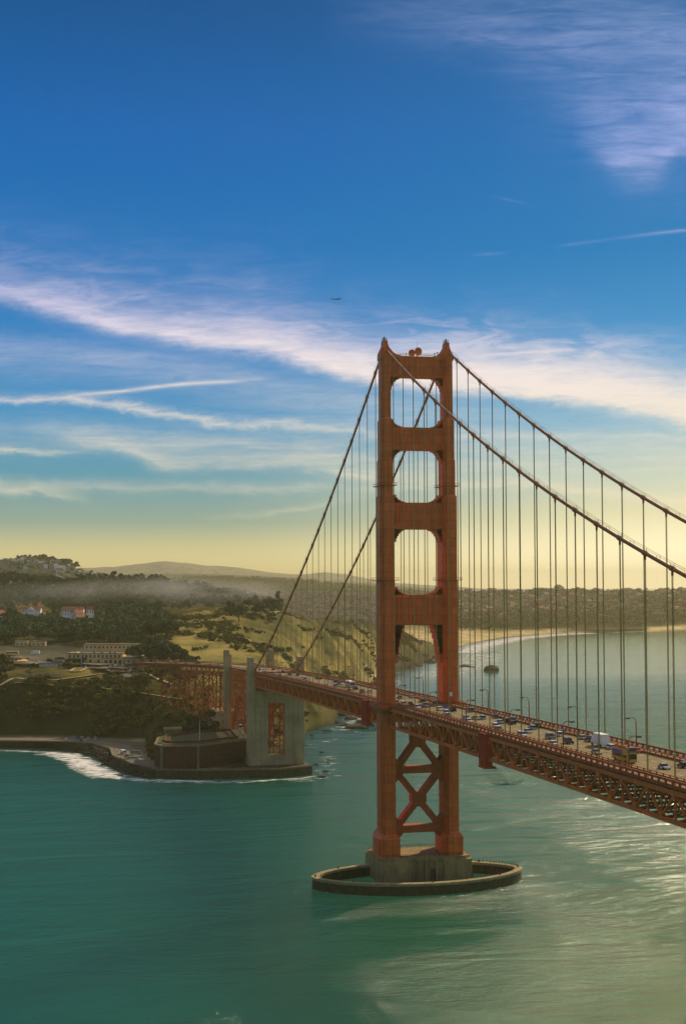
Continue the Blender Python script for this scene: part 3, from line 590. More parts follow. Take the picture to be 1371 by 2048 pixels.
strut(105.2, 118.0, 9.6, 3.4, [(3.4, 1.4), (2.9, 3.4), (2.2, 6.0), (1.6, 9.0), (1.1, 12.2), (.6, 15.8)], ca, 11)
# bracing under the deck
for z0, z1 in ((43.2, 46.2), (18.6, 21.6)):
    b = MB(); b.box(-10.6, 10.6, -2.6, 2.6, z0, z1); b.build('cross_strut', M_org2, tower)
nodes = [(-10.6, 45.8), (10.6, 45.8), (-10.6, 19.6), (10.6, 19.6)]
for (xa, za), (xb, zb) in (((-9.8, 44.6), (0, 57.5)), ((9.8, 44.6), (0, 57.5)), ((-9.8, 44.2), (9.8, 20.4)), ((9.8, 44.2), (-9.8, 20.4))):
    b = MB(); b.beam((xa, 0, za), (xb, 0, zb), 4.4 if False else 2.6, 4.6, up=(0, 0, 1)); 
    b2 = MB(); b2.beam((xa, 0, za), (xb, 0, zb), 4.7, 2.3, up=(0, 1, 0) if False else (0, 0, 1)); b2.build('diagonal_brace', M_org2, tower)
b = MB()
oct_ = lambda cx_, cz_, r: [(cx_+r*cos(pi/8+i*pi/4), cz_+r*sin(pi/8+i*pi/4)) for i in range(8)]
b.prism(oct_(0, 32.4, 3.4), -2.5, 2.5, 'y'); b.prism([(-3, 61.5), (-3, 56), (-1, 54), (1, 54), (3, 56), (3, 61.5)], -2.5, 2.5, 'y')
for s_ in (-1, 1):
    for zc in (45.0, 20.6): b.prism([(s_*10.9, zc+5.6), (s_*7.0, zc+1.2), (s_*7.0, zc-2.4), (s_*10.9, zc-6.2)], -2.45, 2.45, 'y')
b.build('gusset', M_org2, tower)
# top walkway rail, radio dishes and mast
b = MB()
for yy in (-1.9, 1.9):
    b.beam((-8, yy, 220.5), (8, yy, 220.5), .12); b.beam((-8, yy, 219.95), (8, yy, 219.95), .1)
    for q in np.linspace(-8, 8, 15): b.beam((q, yy, 219.3), (q, yy, 220.5), .12)
b.build('walkway_rail', M_yel, tower)
def dish(x, y, z, r, az):
    d = MB(); pts = [(0, 0, 0)]; rings = 5; n = 16
    fs = []; vs = [(0, 0, 0)]
    for i in range(1, rings+1):
        rr_ = r*i/rings
        for k in range(n): vs.append((rr_*cos(2*pi*k/n), -rr_*rr_/(r*3.2), rr_*sin(2*pi*k/n)))
    for k in range(n): fs.append((0, 1+k, 1+(k+1) % n))
    for i in range(rings-1):
        for k in range(n): a = 1+i*n+k; c = 1+i*n+(k+1) % n; fs.append((a, a+n, c+n, c))
    vs2 = [(p[0], p[1]+.35, p[2]) for p in vs]; L_ = len(vs)
    fs += [tuple(q+L_ for q in f[::-1]) for f in fs[:]]
    for k in range(n): a = 1+(rings-1)*n+k; c = 1+(rings-1)*n+(k+1) % n; fs.append((a, a+L_, c+L_, c))
    R_ = Matrix.Rotation(az, 3, 'Z'); d.add([tuple(R_@Vector(p)+Vector((x, y, z))) for p in vs+vs2], fs)
    d.beam((x, y+.4, z), (x, y+.9, 219.3), .35); return d
dish(0.9, -.8, 221.6, 1.75, radians(18)).build('radio_dish', M_org, tower, smooth=False)
dish(-1.3, .4, 221.1, 1.5, radians(-30)).build('radio_dish', M_org, tower)
b = MB(); b.tube([(1.0, 0.6, 219.3), (1.0, .6, 226.6)], [.07, .03], 6); b.build('mast', M_dark, tower)

# main cables, cable bands, hand lines and suspender ropes
for s_ in (-1, 1):
    x = s_*HX; b = MB()
    ys = list(np.arange(-560, 0, 8.0))+list(np.arange(0, 341, 8.0))+[341]
    b.tube([(x, y, zcab(y)) for y in ys], .50, 10)
    for k in range(-36, -24):
        y = k*PAN; b.tube([(x, y-.9, zcab(y-.9)), (x, y+.9, zcab(y+.9))], .72, 8)
    cbl = b.build('main_cable', M_cable, bridge, smooth=True)
    b = MB()
    for off in (-.45, .45):
        b.tube([(x+off, y, zcab(y)+1.35) for y in ys if abs(y) > 4], .045, 4)
    for k in range(-70, 44):
        y = k*PAN/2
        if abs(y) > 6 and y < 335 and y > -550:
            for off in (-.45, .45): b.beam((x+off, y, zcab(y)+.3), (x+off, y, zcab(y)+1.4), .07)
    b.build('hand_line', M_dark, cbl)
    for k in list(range(-24, 0))+list(range(1, 22)):
        y = k*PAN; zt = zcab(y)-1.2; zb = ztop(y)+.2
        if zt-zb < 1.5: continue
        b = MB()
        for dy in (-.27, .27): b.tube([(x, y+dy, zb), (x, y+dy, zt)], .10, 5, cap=False)
        sp_ = b.build('suspender', M_rope, bridge, fix=False); b = MB()
        d = np.array((0, 1.0, (zcab(y+.5)-zcab(y-.5)))); d /= np.linalg.norm(d); c = np.array((x, y, zcab(y)))
        b.tube([c-d*1.0, c-d*.8, c+d*.8, c+d*1.0], [.55, .72, .72, .55], 8)
        b.beam(c+np.array((0, 0, -.4)), c+np.array((0, 0, -1.7)), .5, .35)
        b.build('cable_band', M_cable, sp_)

# deck: roadway slab, sidewalks, railings, stiffening trusses and floor framing
Y0, Y1 = -548.64, 335.28
def sweep(xs_z, y0, y1, step=15.24, mb=None):
    """loft a closed (x, dz) profile along the deck"""
    b = mb or MB(); n = max(1, int(round((y1-y0)/step))); ys_ = np.linspace(y0, y1, n+1); m_ = len(xs_z); base = len(b.v)
    for y in ys_:
        z_ = zroad(y)
        for px_, dz in xs_z: b.v.append((px_, float(y), z_+dz))
    for i in range(n):
        for j in range(m_):
            b.f.append((base+i*m_+j, base+i*m_+(j+1) % m_, base+(i+1)*m_+(j+1) % m_, base+(i+1)*m_+j)); b.mi.append(b.cur)
    b.f.append(tuple(base+j for j in range(m_))); b.f.append(tuple(base+n*m_+j for j in range(m_))[::-1]); b.mi += [b.cur]*2
    return b
deck = empty('deck', (0, 0, 0)); deck.parent = bridge
def rect(x0, x1, d0, d1): return [(x0, d0), (x1, d0), (x1, d1), (x0, d1)]
sweep(rect(-9.45, 9.45, -.55, 0), Y0, Y1).build('roadway', M_asph, deck)
for s_ in (-1, 1):
    a, c = sorted((s_*9.45, s_*13.0)); sweep(rect(a, c, -.4, .22), Y0, Y1).build('sidewalk', M_conc if False else M_asph, deck)
b = MB()
y = Y0
while y < Y1-6:
    for xx in (-6.2, -3.1, 0, 3.1, 6.2):
        z_ = zroad(y)+.006; z2_ = zroad(y+3.0)+.006
        b.add([(xx-.09, y, z_), (xx+.09, y, z_), (xx+.09, y+3, z2_), (xx-.09, y+3, z2_)], [(0, 1, 2, 3)])
    y += 14.6
b.build('lane_line', M_line, deck)
for s_ in (-1, 1):
    b = MB(); xo = s_*14.35
    # outer parapet: solid lower band, open slots, top rail ; posts
    sweep(rect(*sorted((xo-.12, xo+.12)), -.55, .38), Y0, Y1, mb=b); sweep(rect(*sorted((xo-.16, xo+.16)), .95, 1.5), Y0, Y1, mb=b)
    yy = Y0
    while yy <= Y1:
        b.box(xo-.2, xo+.2, yy-.35, yy+.35, zroad(yy)-.5, zroad(yy)+1.55); yy += 3.81
    sweep(rect(*sorted((s_*13.0, s_*14.3)), -.35, .2), Y0, Y1, mb=b)
    b.build('parapet', M_rail, deck)
    b = MB(); xi = s_*9.6
    sweep(rect(xi-.1, xi+.1, .25, .62), Y0, Y1, mb=b); sweep(rect(xi-.08, xi+.08, .95, 1.1), Y0, Y1, mb=b)
    yy = Y0
    while yy <= Y1: b.box(xi-.14, xi+.14, yy-.12, yy+.12, zroad(yy)+.2, zroad(yy)+1.2); yy += 3.81
    b.build('traffic_rail', M_rail, deck)
TD = 8.1
for s_ in (-1, 1):
    tr = empty('stiffening_truss', (0, 0, 0)); tr.parent = bridge
    for nm, o0, o1 in (('top_chord', -1.25, 0.0), ('bottom_chord', -TD, -TD+1.0)):
        for ya, yb in ((Y0, -8.6), (8.6, Y1)):
            b = MB(); sweep([(s_*HX-.5, o0-.9), (s_*HX+.5, o0-.9), (s_*HX+.5, o1-.9), (s_*HX-.5, o1-.9)], ya, yb, 15.24, b); b.build(nm, M_org, tr)
    b = MB(); kk = int(round((Y1-Y0)/7.62)); half = False
    for i in range(kk+1):
        yy = Y0+i*7.62
        if abs(yy) < 9: continue
        if yy > 0 and not half: half = True; b.build('truss_lattice', M_org, tr); b = MB()
        x = s_*HX; zt, zb = ztop(yy), ztop(yy)-TD+.5; top = (round(yy/7.62) % 2 == 0)
        b.beam((x, yy, zb), (x, yy, zt-.6), .45 if top else .35, .5)
        if top: b.box(x-.56, x+.56, yy-1.1, yy+1.1, zt-2.3, zt-.2)
        else: b.box(x-.56, x+.56, yy-1.1, yy+1.1, zb-.4, zb+1.7)
        for dd in (-7.62, 7.62):
            if top and abs(yy+dd) >= 9-1.5 and Y0 <= yy+dd <= Y1: b.beam((x, yy, zt-.8), (x, yy+dd, ztop(yy+dd)-TD+.7), .55, .42)
    b.build('truss_lattice', M_org, tr)
b = MB(); i = 0
while True:
    yy = Y0+i*7.62; i += 1
    if yy > Y1: break
    if abs(yy) < 9: continue
    zt = ztop(yy); zb = zt-TD+.6
    b.box(-HX, HX, yy-.3, yy+.3, zt-1.5, zt-.1); b.beam((-HX, yy, zb), (HX, yy, zb), .45, .6)
    for xx, x2 in ((-HX, -6.8), (-6.8, 0), (0, 6.8), (6.8, HX)):
        b.beam((xx, yy, zt-1.4 if xx in (-6.8, 6.8) or True else zb), ((xx+x2)/2, yy, zb), .3, .3); b.beam((x2, yy, zt-1.4), ((xx+x2)/2, yy, zb), .3, .3)
    if yy+7.62 <= Y1 and abs(yy+7.62) >= 9:
        for sg in (1, -1):
            b.beam((-HX*sg, yy, zb), (0, yy+7.62, ztop(yy+7.62)-TD+.6), .4, .35); b.beam((0, yy+7.62, zb), (HX*sg, yy, zb), .4, .35)
        for xx in (-9.5, -4.7, 0, 4.7, 9.5): b.beam((xx, yy, zt-.6), (xx, yy+7.62, ztop(yy+7.62)-.6), .35, .8)
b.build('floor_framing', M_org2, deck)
# gallery carried round each tower leg at deck level
for s_ in (-1, 1):
    b = MB(); x = s_*13.7; z_ = zroad(0)
    b.frus(x-3.4, x+3.4, -8.4, 8.4, z_-3.4, x-4.6, x+4.6, -10.5, 10.5, z_-1.2)
    b.prism([(x-5.0 if s_ < 0 else x-3.0, -8.5), (x-3.0, -11.5), (x+3.0, -11.5), (x+5.0 if s_ > 0 else x+3, -8.5), (x+5.0 if s_ > 0 else x+3, 8.5), (x+3.0, 11.5), (x-3.0, 11.5), (x-5.0 if s_ < 0 else x-3, 8.5)], z_-1.2, z_-.25)
    xo = x+s_*4.9
    b.beam((xo, -8.5, z_+1.1), (xo, 8.5, z_+1.1), .2, .35); b.beam((xo, -8.5, z_+.2), (xo, 8.5, z_+.2), .15, .7)
    for sy in (-1, 1):
        b.beam((xo, sy*8.5, z_+1.1), (s_*16.7, sy*11.4, z_+1.1), .2, .35); b.beam((s_*16.7, sy*11.4, z_+1.1), (s_*14.35, sy*11.9, z_+1.1), .2, .35)
    b.build('tower_gallery', M_org2, deck)

# ------------------------------------------------------------------ tower pier and its fender ring
b = MB()
def octp(hx, hy, c): return [(-hx+c, -hy), (hx-c, -hy), (hx, -hy+c), (hx, hy-c), (hx-c, hy), (-hx+c, hy), (-hx, hy-c), (-hx, -hy+c)]
def lofted(b, polys):
    n = len(polys[0][0]); base = len(b.v)
    for pl, z_ in polys: b.v += [(p[0], p[1], z_) for p in pl]
    for i in range(len(polys)-1):
        for j in range(n): b.f.append((base+i*n+j, base+i*n+(j+1) % n, base+(i+1)*n+(j+1) % n, base+(i+1)*n+j)); b.mi.append(b.cur)
    b.f.append(tuple(base+j for j in range(n))[::-1]); b.f.append(tuple(base+(len(polys)-1)*n+j for j in range(n))); b.mi += [b.cur]*2
lofted(b, [(octp(19.6, 12.2, 2.2), -3), (octp(19.2, 11.6, 2.2), 8.4), (octp(19.5, 12.0, 2.2), 8.6), (octp(19.5, 12.0, 2.2), 9.9)])
for s_ in (-1, 1):
    for x0, x1 in ((7.2, 20.0),):
        a, c = sorted((s_*x0, s_*x1)); b.frus(a, c, -14.6, 13.6, -3, a+.5 if s_ > 0 else a+.4, c-.5, -12.4, 12.4, 8.6)
for xx in (-3.0, 0.0, 4.5): b.box(xx-.35, xx+.35, -12.9, -11, -3, 8.1)
b.build('x', None)
pier_me = bpy.data.objects['x']; pier_me.name = 'bridge_pier'; pier_me.data.materials.clear(); pier_me.data.materials.append(M_pier)
props(pier_me, 'stained concrete pier under the orange bridge tower, inside the oval fender', 'pier')
b = MB()
for sg in (-1, 1):
    yy = sg*11.0
    for z_ in (10.6, 11.2): b.beam((-18, yy, z_), (18, yy, z_), .09)
    for q in np.linspace(-18, 18, 19): b.beam((q, yy, 9.9), (q, yy, 11.2), .1)
b.build('pier_railing', M_dark, pier_me)
b = MB(); b.box(2.2, 3.9, -12.6, -11.2, -.5, 5.2); b.build('doorway', M_dark, pier_me)

def lens(a, bb, n=40):   # pointed oval with rounded tips
    p = []
    for i in range(2*n):
        t_ = 2*pi*i/(2*n); cx_ = cos(t_); sy_ = sin(t_)
        p.append((a*np.sign(cx_)*abs(cx_)**1.0, bb*np.sign(sy_)*abs(sy_)**1.25))
    return p
fen = empty('pier_fender', (-4.0, -14.5, 0), 0, 'oval concrete fender wall ringing the base of the bridge tower pier', 'fender')
def ring(name, ao, bo, ai, bi, z0, z1, m_, slope=0):
    b = MB(); O = lens(ao, bo); I = lens(ai, bi); O2 = lens(ao+slope, bo+slope); n = len(O)
    b.v += [(p[0], p[1], z0) for p in O2]+[(p[0], p[1], z1) for p in O]+[(p[0], p[1], z1) for p in I]+[(p[0], p[1], z0) for p in I]
    for i in range(n):
        j = (i+1) % n
        for k in range(4): b.f.append((k*n+i, k*n+j, ((k+1) % 4)*n+j, ((k+1) % 4)*n+i)); b.mi.append(0)
    return b.build(name, m_, fen)
ring('fender_wall', 44.2, 23.0, 41.8, 20.6, -3, 3.7, M_weed, .3)
ring('coping', 44.6, 23.4, 41.5, 20.3, 3.7, 4.7, M_sill)
b = MB(); P_ = lens(43, 21.5); 
for i in range(0, len(P_), 10): b = MB(); b.box(P_[i][0]-.25, P_[i][0]+.25, P_[i][1]-.25, P_[i][1]+.25, 4.7, 5.7); b.build('mooring_post', M_dark, fen)

# cormorants along the rim
def bird_mesh():
    b = MB(); b.tube([(0, -.25, .1), (0, -.1, .35), (0, .0, .6), (0, .05, .8), (0, .02, .95)], [.06, .14, .12, .05, .05], 6); b.tube([(0, .02, .95), (0, .2, .93)], [.05, .02], 5)
    b.tube([(.05, 0, 0), (.05, 0, .3)], .02, 4); b.tube([(-.05, 0, 0), (-.05, 0, .3)], .02, 4); return b
bird = bird_mesh().build('cormorant', M_cloth); props(bird, 'dark seabird standing on the far rim of the pier fender', 'seabird', 'seabirds lined up on the fender rim')
for i in range(26):
    t_ = radians(8+i*2.6); px_, py_ = 43.2*cos(t_)-4.0, 22.0*abs(sin(t_))**1.25-14.5
    o = bird if i == 0 else copy_tree(bird, (0, 0, 0))
    o.location = (px_, py_, 4.7); o.rotation_euler = (0, 0, random.uniform(0, 6)); o.scale = (1.3, 1.3, 1.3)

# ------------------------------------------------------------------ concrete pylons, arch and approach viaduct
def pylon(yf, depth, wide, name, label, base_z):
    p = empty(name, (0, yf+depth/2, 0), 0, label, 'pylon'); h = depth/2
    for s_ in (-1, 1):
        b = MB()
        if wide:
            a, c = sorted((s_*5.7, s_*18.3)); b.box(a, c, -h, h, base_z, 51.5)
            a, c = sorted((s_*7.6, s_*18.3)); 
            a, c = sorted((s_*14.0, s_*18.3)); b.box(a, c, -h, h, 51.5, 61.0)
        a, c = sorted((s_*14.6, s_*18.0)); b.box(a, c, -h+.5, h-.5, base_z if not wide else 61, 73.8)
        a, c = sorted((s_*12.9, s_*14.6)); b.box(a, c, -h+1, h-1, base_z if not wide else 61, 71.3)
        a, c = sorted((s_*14.9, s_*17.7)); b.box(a, c, -h+.8, h-.8, 73.8, 74.6)
        b.build('shaft', M_conc, p)
    if wide:
        b = MB(); b.box(-5.7, 5.7, -h+.4, h-.4, 45.0, 51.5); b.box(-14, 14, -h+.6, h-.6, 51.5, 53.0); b.build('lintel', M_conc, p)
        b = MB(); b.box(-5.7, 5.7, -h+.4, h-.4, base_z, 11.5); b.build('sill_wall', M_conc, p)
    return p
pylon(337.0, 9.5, True, 'concrete_pylon', 'massive concrete pylon with a tall opening, standing on the point nearest the tower', 3)
pylon(447.0, 8.0, False, 'concrete_pylon', 'slim concrete pylon pair behind the brick fort, on the landward end of the arch', 7)
# arch span
arch = empty('arch_span', (0, 396, 0), 0, 'orange steel arch span between the two concrete pylons above the fort', 'bridge span')
YA, YB = 347.0, 446.0
def zt2(y): return 64.4-.035*(y-336)
def zr2(y): return zt2(y)+.9
for s_ in (-1, 1):
    x = s_*HX
    for nm, crown, foot in (('upper_arch_rib', 45.5, 14), ('lower_arch_rib', 40.5, 10)):
        b = MB(); n = 26; pts = []
        for i in range(n+1):
            t_ = i/n*2-1; pts.append((x, 396.5+t_*47-396, foot+(crown-foot)*(1-abs(t_)**2.1)))
        for i in range(n): b.beam(pts[i], pts[i+1], .8, 1.0)
        b.build(nm, M_org, arch)
    b = MB(); n = 26
    for i in range(n+1):
        t_ = i/n*2-1; yy = 396.5+t_*47-396; za = 14+31.5*(1-abs(t_)**2.1); zb = 10+30.5*(1-abs(t_)**2.1)
        b.beam((x, yy, zb), (x, yy, za), .4)
        if i < n: t2 = (i+1)/n*2-1; b.beam((x, yy, za), (x, 396.5+t2*47-396, 10+30.5*(1-abs(t2)**2.1)), .35)
        if i % 2 == 0: b.beam((x, yy, za), (x, yy, zt2(yy+396)-7), .6, .8)
    b.build('spandrel_column', M_org, arch)
    b = MB()
    for dz in (0, -8.0): b.beam((x, YA-396, zt2(YA)+dz-.6), (x, YB-396, zt2(YB)+dz-.6), .9, 1.2)
    i = 0
    for yy in np.arange(YA, YB, 3.9):
        b.beam((x, yy-396, zt2(yy)-8), (x, yy-396, zt2(yy)), .35); i += 1
        if i % 2: b.beam((x, yy-396, zt2(yy)-8), (x, yy+3.9-396, zt2(yy)-1), .3)
    b.build('deck_truss', M_org, arch)
b = MB()
for yy in np.arange(YA, YB, 7.8):
    for zz in (zt2(yy)-.8, zt2(yy)-8): b.beam((-HX, yy-396, zz), (HX, yy-396, zz), .5)
    t_ = (yy-396.5)/47
    if abs(t_) < 1: za = 12+31*(1-abs(t_)**2.1); b.beam((-HX, yy-396, za), (HX, yy-396, za), .5); b.beam((-HX, yy-396, za), (HX, yy-396, zt2(yy)-8), .35); b.beam((HX, yy-396, za), (-HX, yy-396, zt2(yy)-8), .35)
for z_ in np.arange(10, 60, 6.5):
    b.beam((-13, -47.5, z_), (13, -47.5, z_), .6); b.beam((-13, -47.5, z_), (0, -47.5, z_+6.5), .5); b.beam((0, -47.5, z_), (-13, -47.5, z_+6.5), .5); b.beam((13, -47.5, z_), (0, -47.5, z_+6.5), .5); b.beam((0, -47.5, z_), (13, -47.5, z_+6.5), .5)
for x in (-5.2, -2.6, 0, 4.2): b.beam((x, -47.6, 8), (x, -47.6, 58), .6)
b.build('cross_frame', M_org2, arch)
b = MB(); b.add([(-9.5, Y1-396, zr2(Y1)), (9.5, Y1-396, zr2(Y1)), (9.5, 458-396, zr2(458)), (-9.5, 458-396, zr2(458)), (-9.5, Y1-396, zr2(Y1)-.7), (9.5, Y1-396, zr2(Y1)-.7), (9.5, 458-396, zr2(458)-.7), (-9.5, 458-396, zr2(458)-.7)], [(0, 1, 2, 3), (4, 5, 6, 7), (0, 4, 7, 3), (1, 2, 6, 5)])
b.build('roadway', M_asph, arch)
b = MB()
for xo in (-14.2, 14.2):
    b.beam((xo, Y1-396, zr2(Y1)+.1), (xo, 458-396, zr2(458)+.1), .25, 1.0); b.beam((xo, Y1-396, zr2(Y1)+1.25), (xo, 458-396, zr2(458)+1.25), .3, .45)
    x9 = 11.8*np.sign(xo); b.beam((x9, Y1-396, zr2(Y1)-.2), (x9, 458-396, zr2(458)-.2), 4.6, .5)
b.build('parapet', M_rail, arch)
# curving viaduct up on to the bluff: centre line measured along its near parapet
via = empty('approach_viaduct', (0, 455, 0), 0, 'long orange steel trestle viaduct curving from the pylons to the toll plaza', 'viaduct')
ctr = [np.array((0.0, 456.0, zr2(456)))]
path_ = [(-4, 476), (-10, 496), (-18, 516), (-28, 535), (-39, 553), (-51, 570), (-64, 586)]
for (a, c) in path_: ctr.append(np.array((a, c, zr2(456)-0.6*len(ctr)*.5)))
CT = np.array(ctr)
def via_frame(i):
    d = CT[min(i+1, len(CT)-1)]-CT[max(i-1, 0)]; d[2] = 0; d /= np.linalg.norm(d); return d, np.array((d[1], -d[0], 0))   # forward, right(west)
b1, b2, b3, b4 = MB(), MB(), MB(), MB(); org = np.array((0, 455, 0))
for i in range(len(CT)-1):
    _, ra = via_frame(i); _, rb = via_frame(i+1); A_, B_ = CT[i]-org, CT[i+1]-org
    b1.add([A_-ra*13.2, A_+ra*13.2, B_+rb*13.2, B_-rb*13.2]+[p-np.array((0, 0, .8)) for p in (A_-ra*13.2, A_+ra*13.2, B_+rb*13.2, B_-rb*13.2)], [(0, 1, 2, 3), (4, 7, 6, 5), (0, 4, 5, 1), (1, 5, 6, 2), (2, 6, 7, 3), (3, 7, 4, 0)])
    for sg in (-1, 1):
        p, q = A_+sg*ra*13.3, B_+sg*rb*13.3; up = np.array((0, 0, 1))
        b2.beam(p+up*.0, q+up*.0, .3, 1.1); b2.beam(p+up*1.25, q+up*1.25, .3, .45)
        for t_ in np.linspace(0, 1, 8)[:-1]: P_ = p*(1-t_)+q*t_; b2.beam(P_, P_+up*1.3, .3)
        p, q = A_+sg*ra*11.5, B_+sg*rb*11.5
        depth = 6.5 if i < 5 else 3.0
        b3.beam(p-up*1.3, q-up*1.3, .7, .9); b3.beam(p-up*depth, q-up*depth, .7, .8)
        n = 6
        for k in range(n):
            P_ = p*(1-k/n)+q*k/n; Q_ = p*(1-(k+1)/n)+q*(k+1)/n
            b3.beam(P_-up*1.2, P_-up*depth, .35); b3.beam((P_-up*(1.2 if k % 2 else depth)), (Q_-up*(depth if k % 2 else 1.2)), .35)
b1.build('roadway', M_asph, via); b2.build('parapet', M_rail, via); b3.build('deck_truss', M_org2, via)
def ground(X_, Y_):
    px, D = inv(X_, Y_); return gz(T1, px, D) if px < 880 else 0
for i in range(1, len(CT)-2):
    b = MB(); d, r = via_frame(i); c0 = CT[i]-org; top = c0[2]-6.5
    legs = []
    for f_ in (-6, 6):
        for sg in (-1, 1):
            tp = c0+d*f_+r*sg*11; bt = c0+d*f_*1.15+r*sg*12.5; gzz = ground(bt[0], bt[1]+455)-1; tp = np.array((tp[0], tp[1], top)); bt = np.array((bt[0], bt[1], gzz))
            if top-gzz > 2: b.beam(tp, bt, .9); legs.append((tp, bt))
    if len(legs) < 4: continue
    pairs = ((0, 1), (2, 3), (0, 2), (1, 3)); h = min(l[0][2]-l[1][2] for l in legs); nlev = max(1, int(h/9))
    for a, c in pairs:
        for k in range(nlev+1):
            t1 = k/max(1, nlev); P1 = legs[a][0]*(1-t1)+legs[a][1]*t1; P2 = legs[c][0]*(1-t1)+legs[c][1]*t1; b.beam(P1, P2, .5)
            if k < nlev:
                t2 = (k+1)/nlev; Q1 = legs[a][0]*(1-t2)+legs[a][1]*t2; Q2 = legs[c][0]*(1-t2)+legs[c][1]*t2; b.beam(P1, Q2, .4); b.beam(P2, Q1, .4)
    b.build('trestle_bent', M_org2, via)


# ------------------------------------------------------------------ surf and foam (thin sheets riding the water)
def ribbon(name, pts, wid, m_, z=0.05, strength=1.0, n_across=6, label=None):
    """pts: world (x, y) line; wid: (left, right) widths; cover attribute fades to the edges"""
    pts = np.array(pts, float); d = np.gradient(pts, axis=0); d /= np.linalg.norm(d, axis=1)[:, None]; nrm = np.stack([-d[:, 1], d[:, 0]], -1)
    ts = np.linspace(0, 1, n_across); wl, wr = wid
    wl = np.array(wl if hasattr(wl, '__len__') else [wl]*len(pts))[:, None]; wr = np.array(wr if hasattr(wr, '__len__') else [wr]*len(pts))[:, None]
    off = -wr+(wl+wr)*ts[None, :]
    P_ = np.zeros((len(pts), n_across, 3)); P_[..., :2] = pts[:, None, :]+nrm[:, None, :]*off[..., None]; P_[..., 2] = z
    st = np.array(strength if hasattr(strength, '__len__') else [strength]*len(pts))[:, None]
    ed = np.sin(np.clip(ts, 0, 1)*pi)[None, :]**.6*st; en = np.minimum(1, np.minimum(np.arange(len(pts)), np.arange(len(pts))[::-1])/3.0)[:, None]
    C_ = np.repeat((ed*en)[..., None], 3, -1); o = grid_mesh(name, P_, m_, colors=C_); return props(o, kind='stuff')
def resample(pts, n):
    pts = np.array(pts, float); s_ = np.r_[0, np.cumsum(np.linalg.norm(np.diff(pts, axis=0), axis=1))]; t_ = np.linspace(0, s_[-1], n)
    return np.stack([np.interp(t_, s_, pts[:, k]) for k in range(pts.shape[1])], -1), s_/s_[-1]
def shore_pts(lst, n=60): return resample([onZ(a, b)[:2] for a, b in lst], n)[0]
ribbon('sea_foam', shore_pts([(-200, 1493), (0, 1499), (80, 1501), (130, 1506)]), (4, 18), M_foam, strength=.80)
ribbon('sea_foam', shore_pts([(95, 1503), (150, 1508), (180, 1520), (205, 1535), (235, 1549), (262, 1556)]), (10, 28), M_foam, z=.09, strength=1.0)
ribbon('sea_foam', shore_pts([(225, 1550), (262, 1556), (300, 1560), (350, 1562), (420, 1563), (500, 1562)]), (6, 16), M_foam, z=.13, strength=.88)
ribbon('sea_foam', shore_pts([(420, 1563), (520, 1561), (600, 1556), (640, 1552), (680, 1548)]), (5, 15), M_foam, z=.05, strength=.7)
ribbon('sea_foam', shore_pts([(606, 1466), (640, 1459), (670, 1452), (684, 1428), (702, 1408), (745, 1378), (762, 1356)]), (10, 45), M_foam, z=.09, strength=.74)
ribbon('sea_foam', shore_pts([(620, 1470), (660, 1470), (700, 1450), (740, 1420)]), (50, 60), M_foam, z=.13, strength=.48)
ribbon('sea_foam', shore_pts([(762, 1356), (790, 1344), (830, 1334), (857, 1325), (874, 1313), (890, 1306)]), (10, 150), M_foam, z=.13, strength=.8)
ribbon('sea_foam', shore_pts([(880, 1308), (900, 1301), (920, 1293), (960, 1284), (1000, 1277), (1050, 1272), (1100, 1268), (1180, 1265)], 80), (20, 95), M_foam, z=.09, strength=.95)
ribbon('sea_foam', shore_pts([(1190, 1265.5), (1280, 1263.5), (1371, 1259.5), (1600, 1253)], 60), (10, 25), M_foam, z=.17, strength=.9)
ribbon('sea_foam', shore_pts([(300, 1559), (400, 1563), (500, 1562), (600, 1557), (632, 1550)]), (2, 7), M_foam, z=.21, strength=.95)
ribbon('sea_foam', shore_pts([(540, 1566), (600, 1562), (640, 1556), (655, 1535), (650, 1510)]), (12, 14), M_foam, z=.25, strength=.66)
ribbon('sea_foam', shore_pts([(615, 1500), (640, 1490), (675, 1475), (705, 1468), (735, 1462)]), (16, 14), M_foam, z=.21, strength=.58)
ribbon('sea_foam', [(-4+45.2*cos(a), -14.5+23.8*np.sign(sin(a))*abs(sin(a))**1.25) for a in np.linspace(0, 2*pi, 120)], (1.6, .6), M_foam, z=.09, strength=.62)
ribbon('sea_foam', shore_pts([(600, 1560), (625, 1530), (645, 1500), (660, 1478)]), (22, 22), M_foam, z=.17, strength=.42)
ribbon('sea_foam', shore_pts([(1040, 1766), (1100, 1755), (1180, 1738), (1240, 1722), (1300, 1718)]), (7, 6), M_foam, z=.05, strength=np.linspace(.62, .30, 60))
ribbon('sea_foam', shore_pts([(1160, 1712), (1210, 1722), (1260, 1716), (1300, 1712)]), (5, 5), M_foam, z=.09, strength=.5)
ribbon('sea_foam', shore_pts([(840, 1794), (870, 1795), (900, 1794), (960, 1788), (1030, 1776)]), (2.2, 2.2), M_foam, z=.05, strength=.62)
ribbon('sea_foam', shore_pts([(440, 1757), (500, 1764), (535, 1762)]), (1.2, 1.2), M_foam, z=.05, strength=.62)

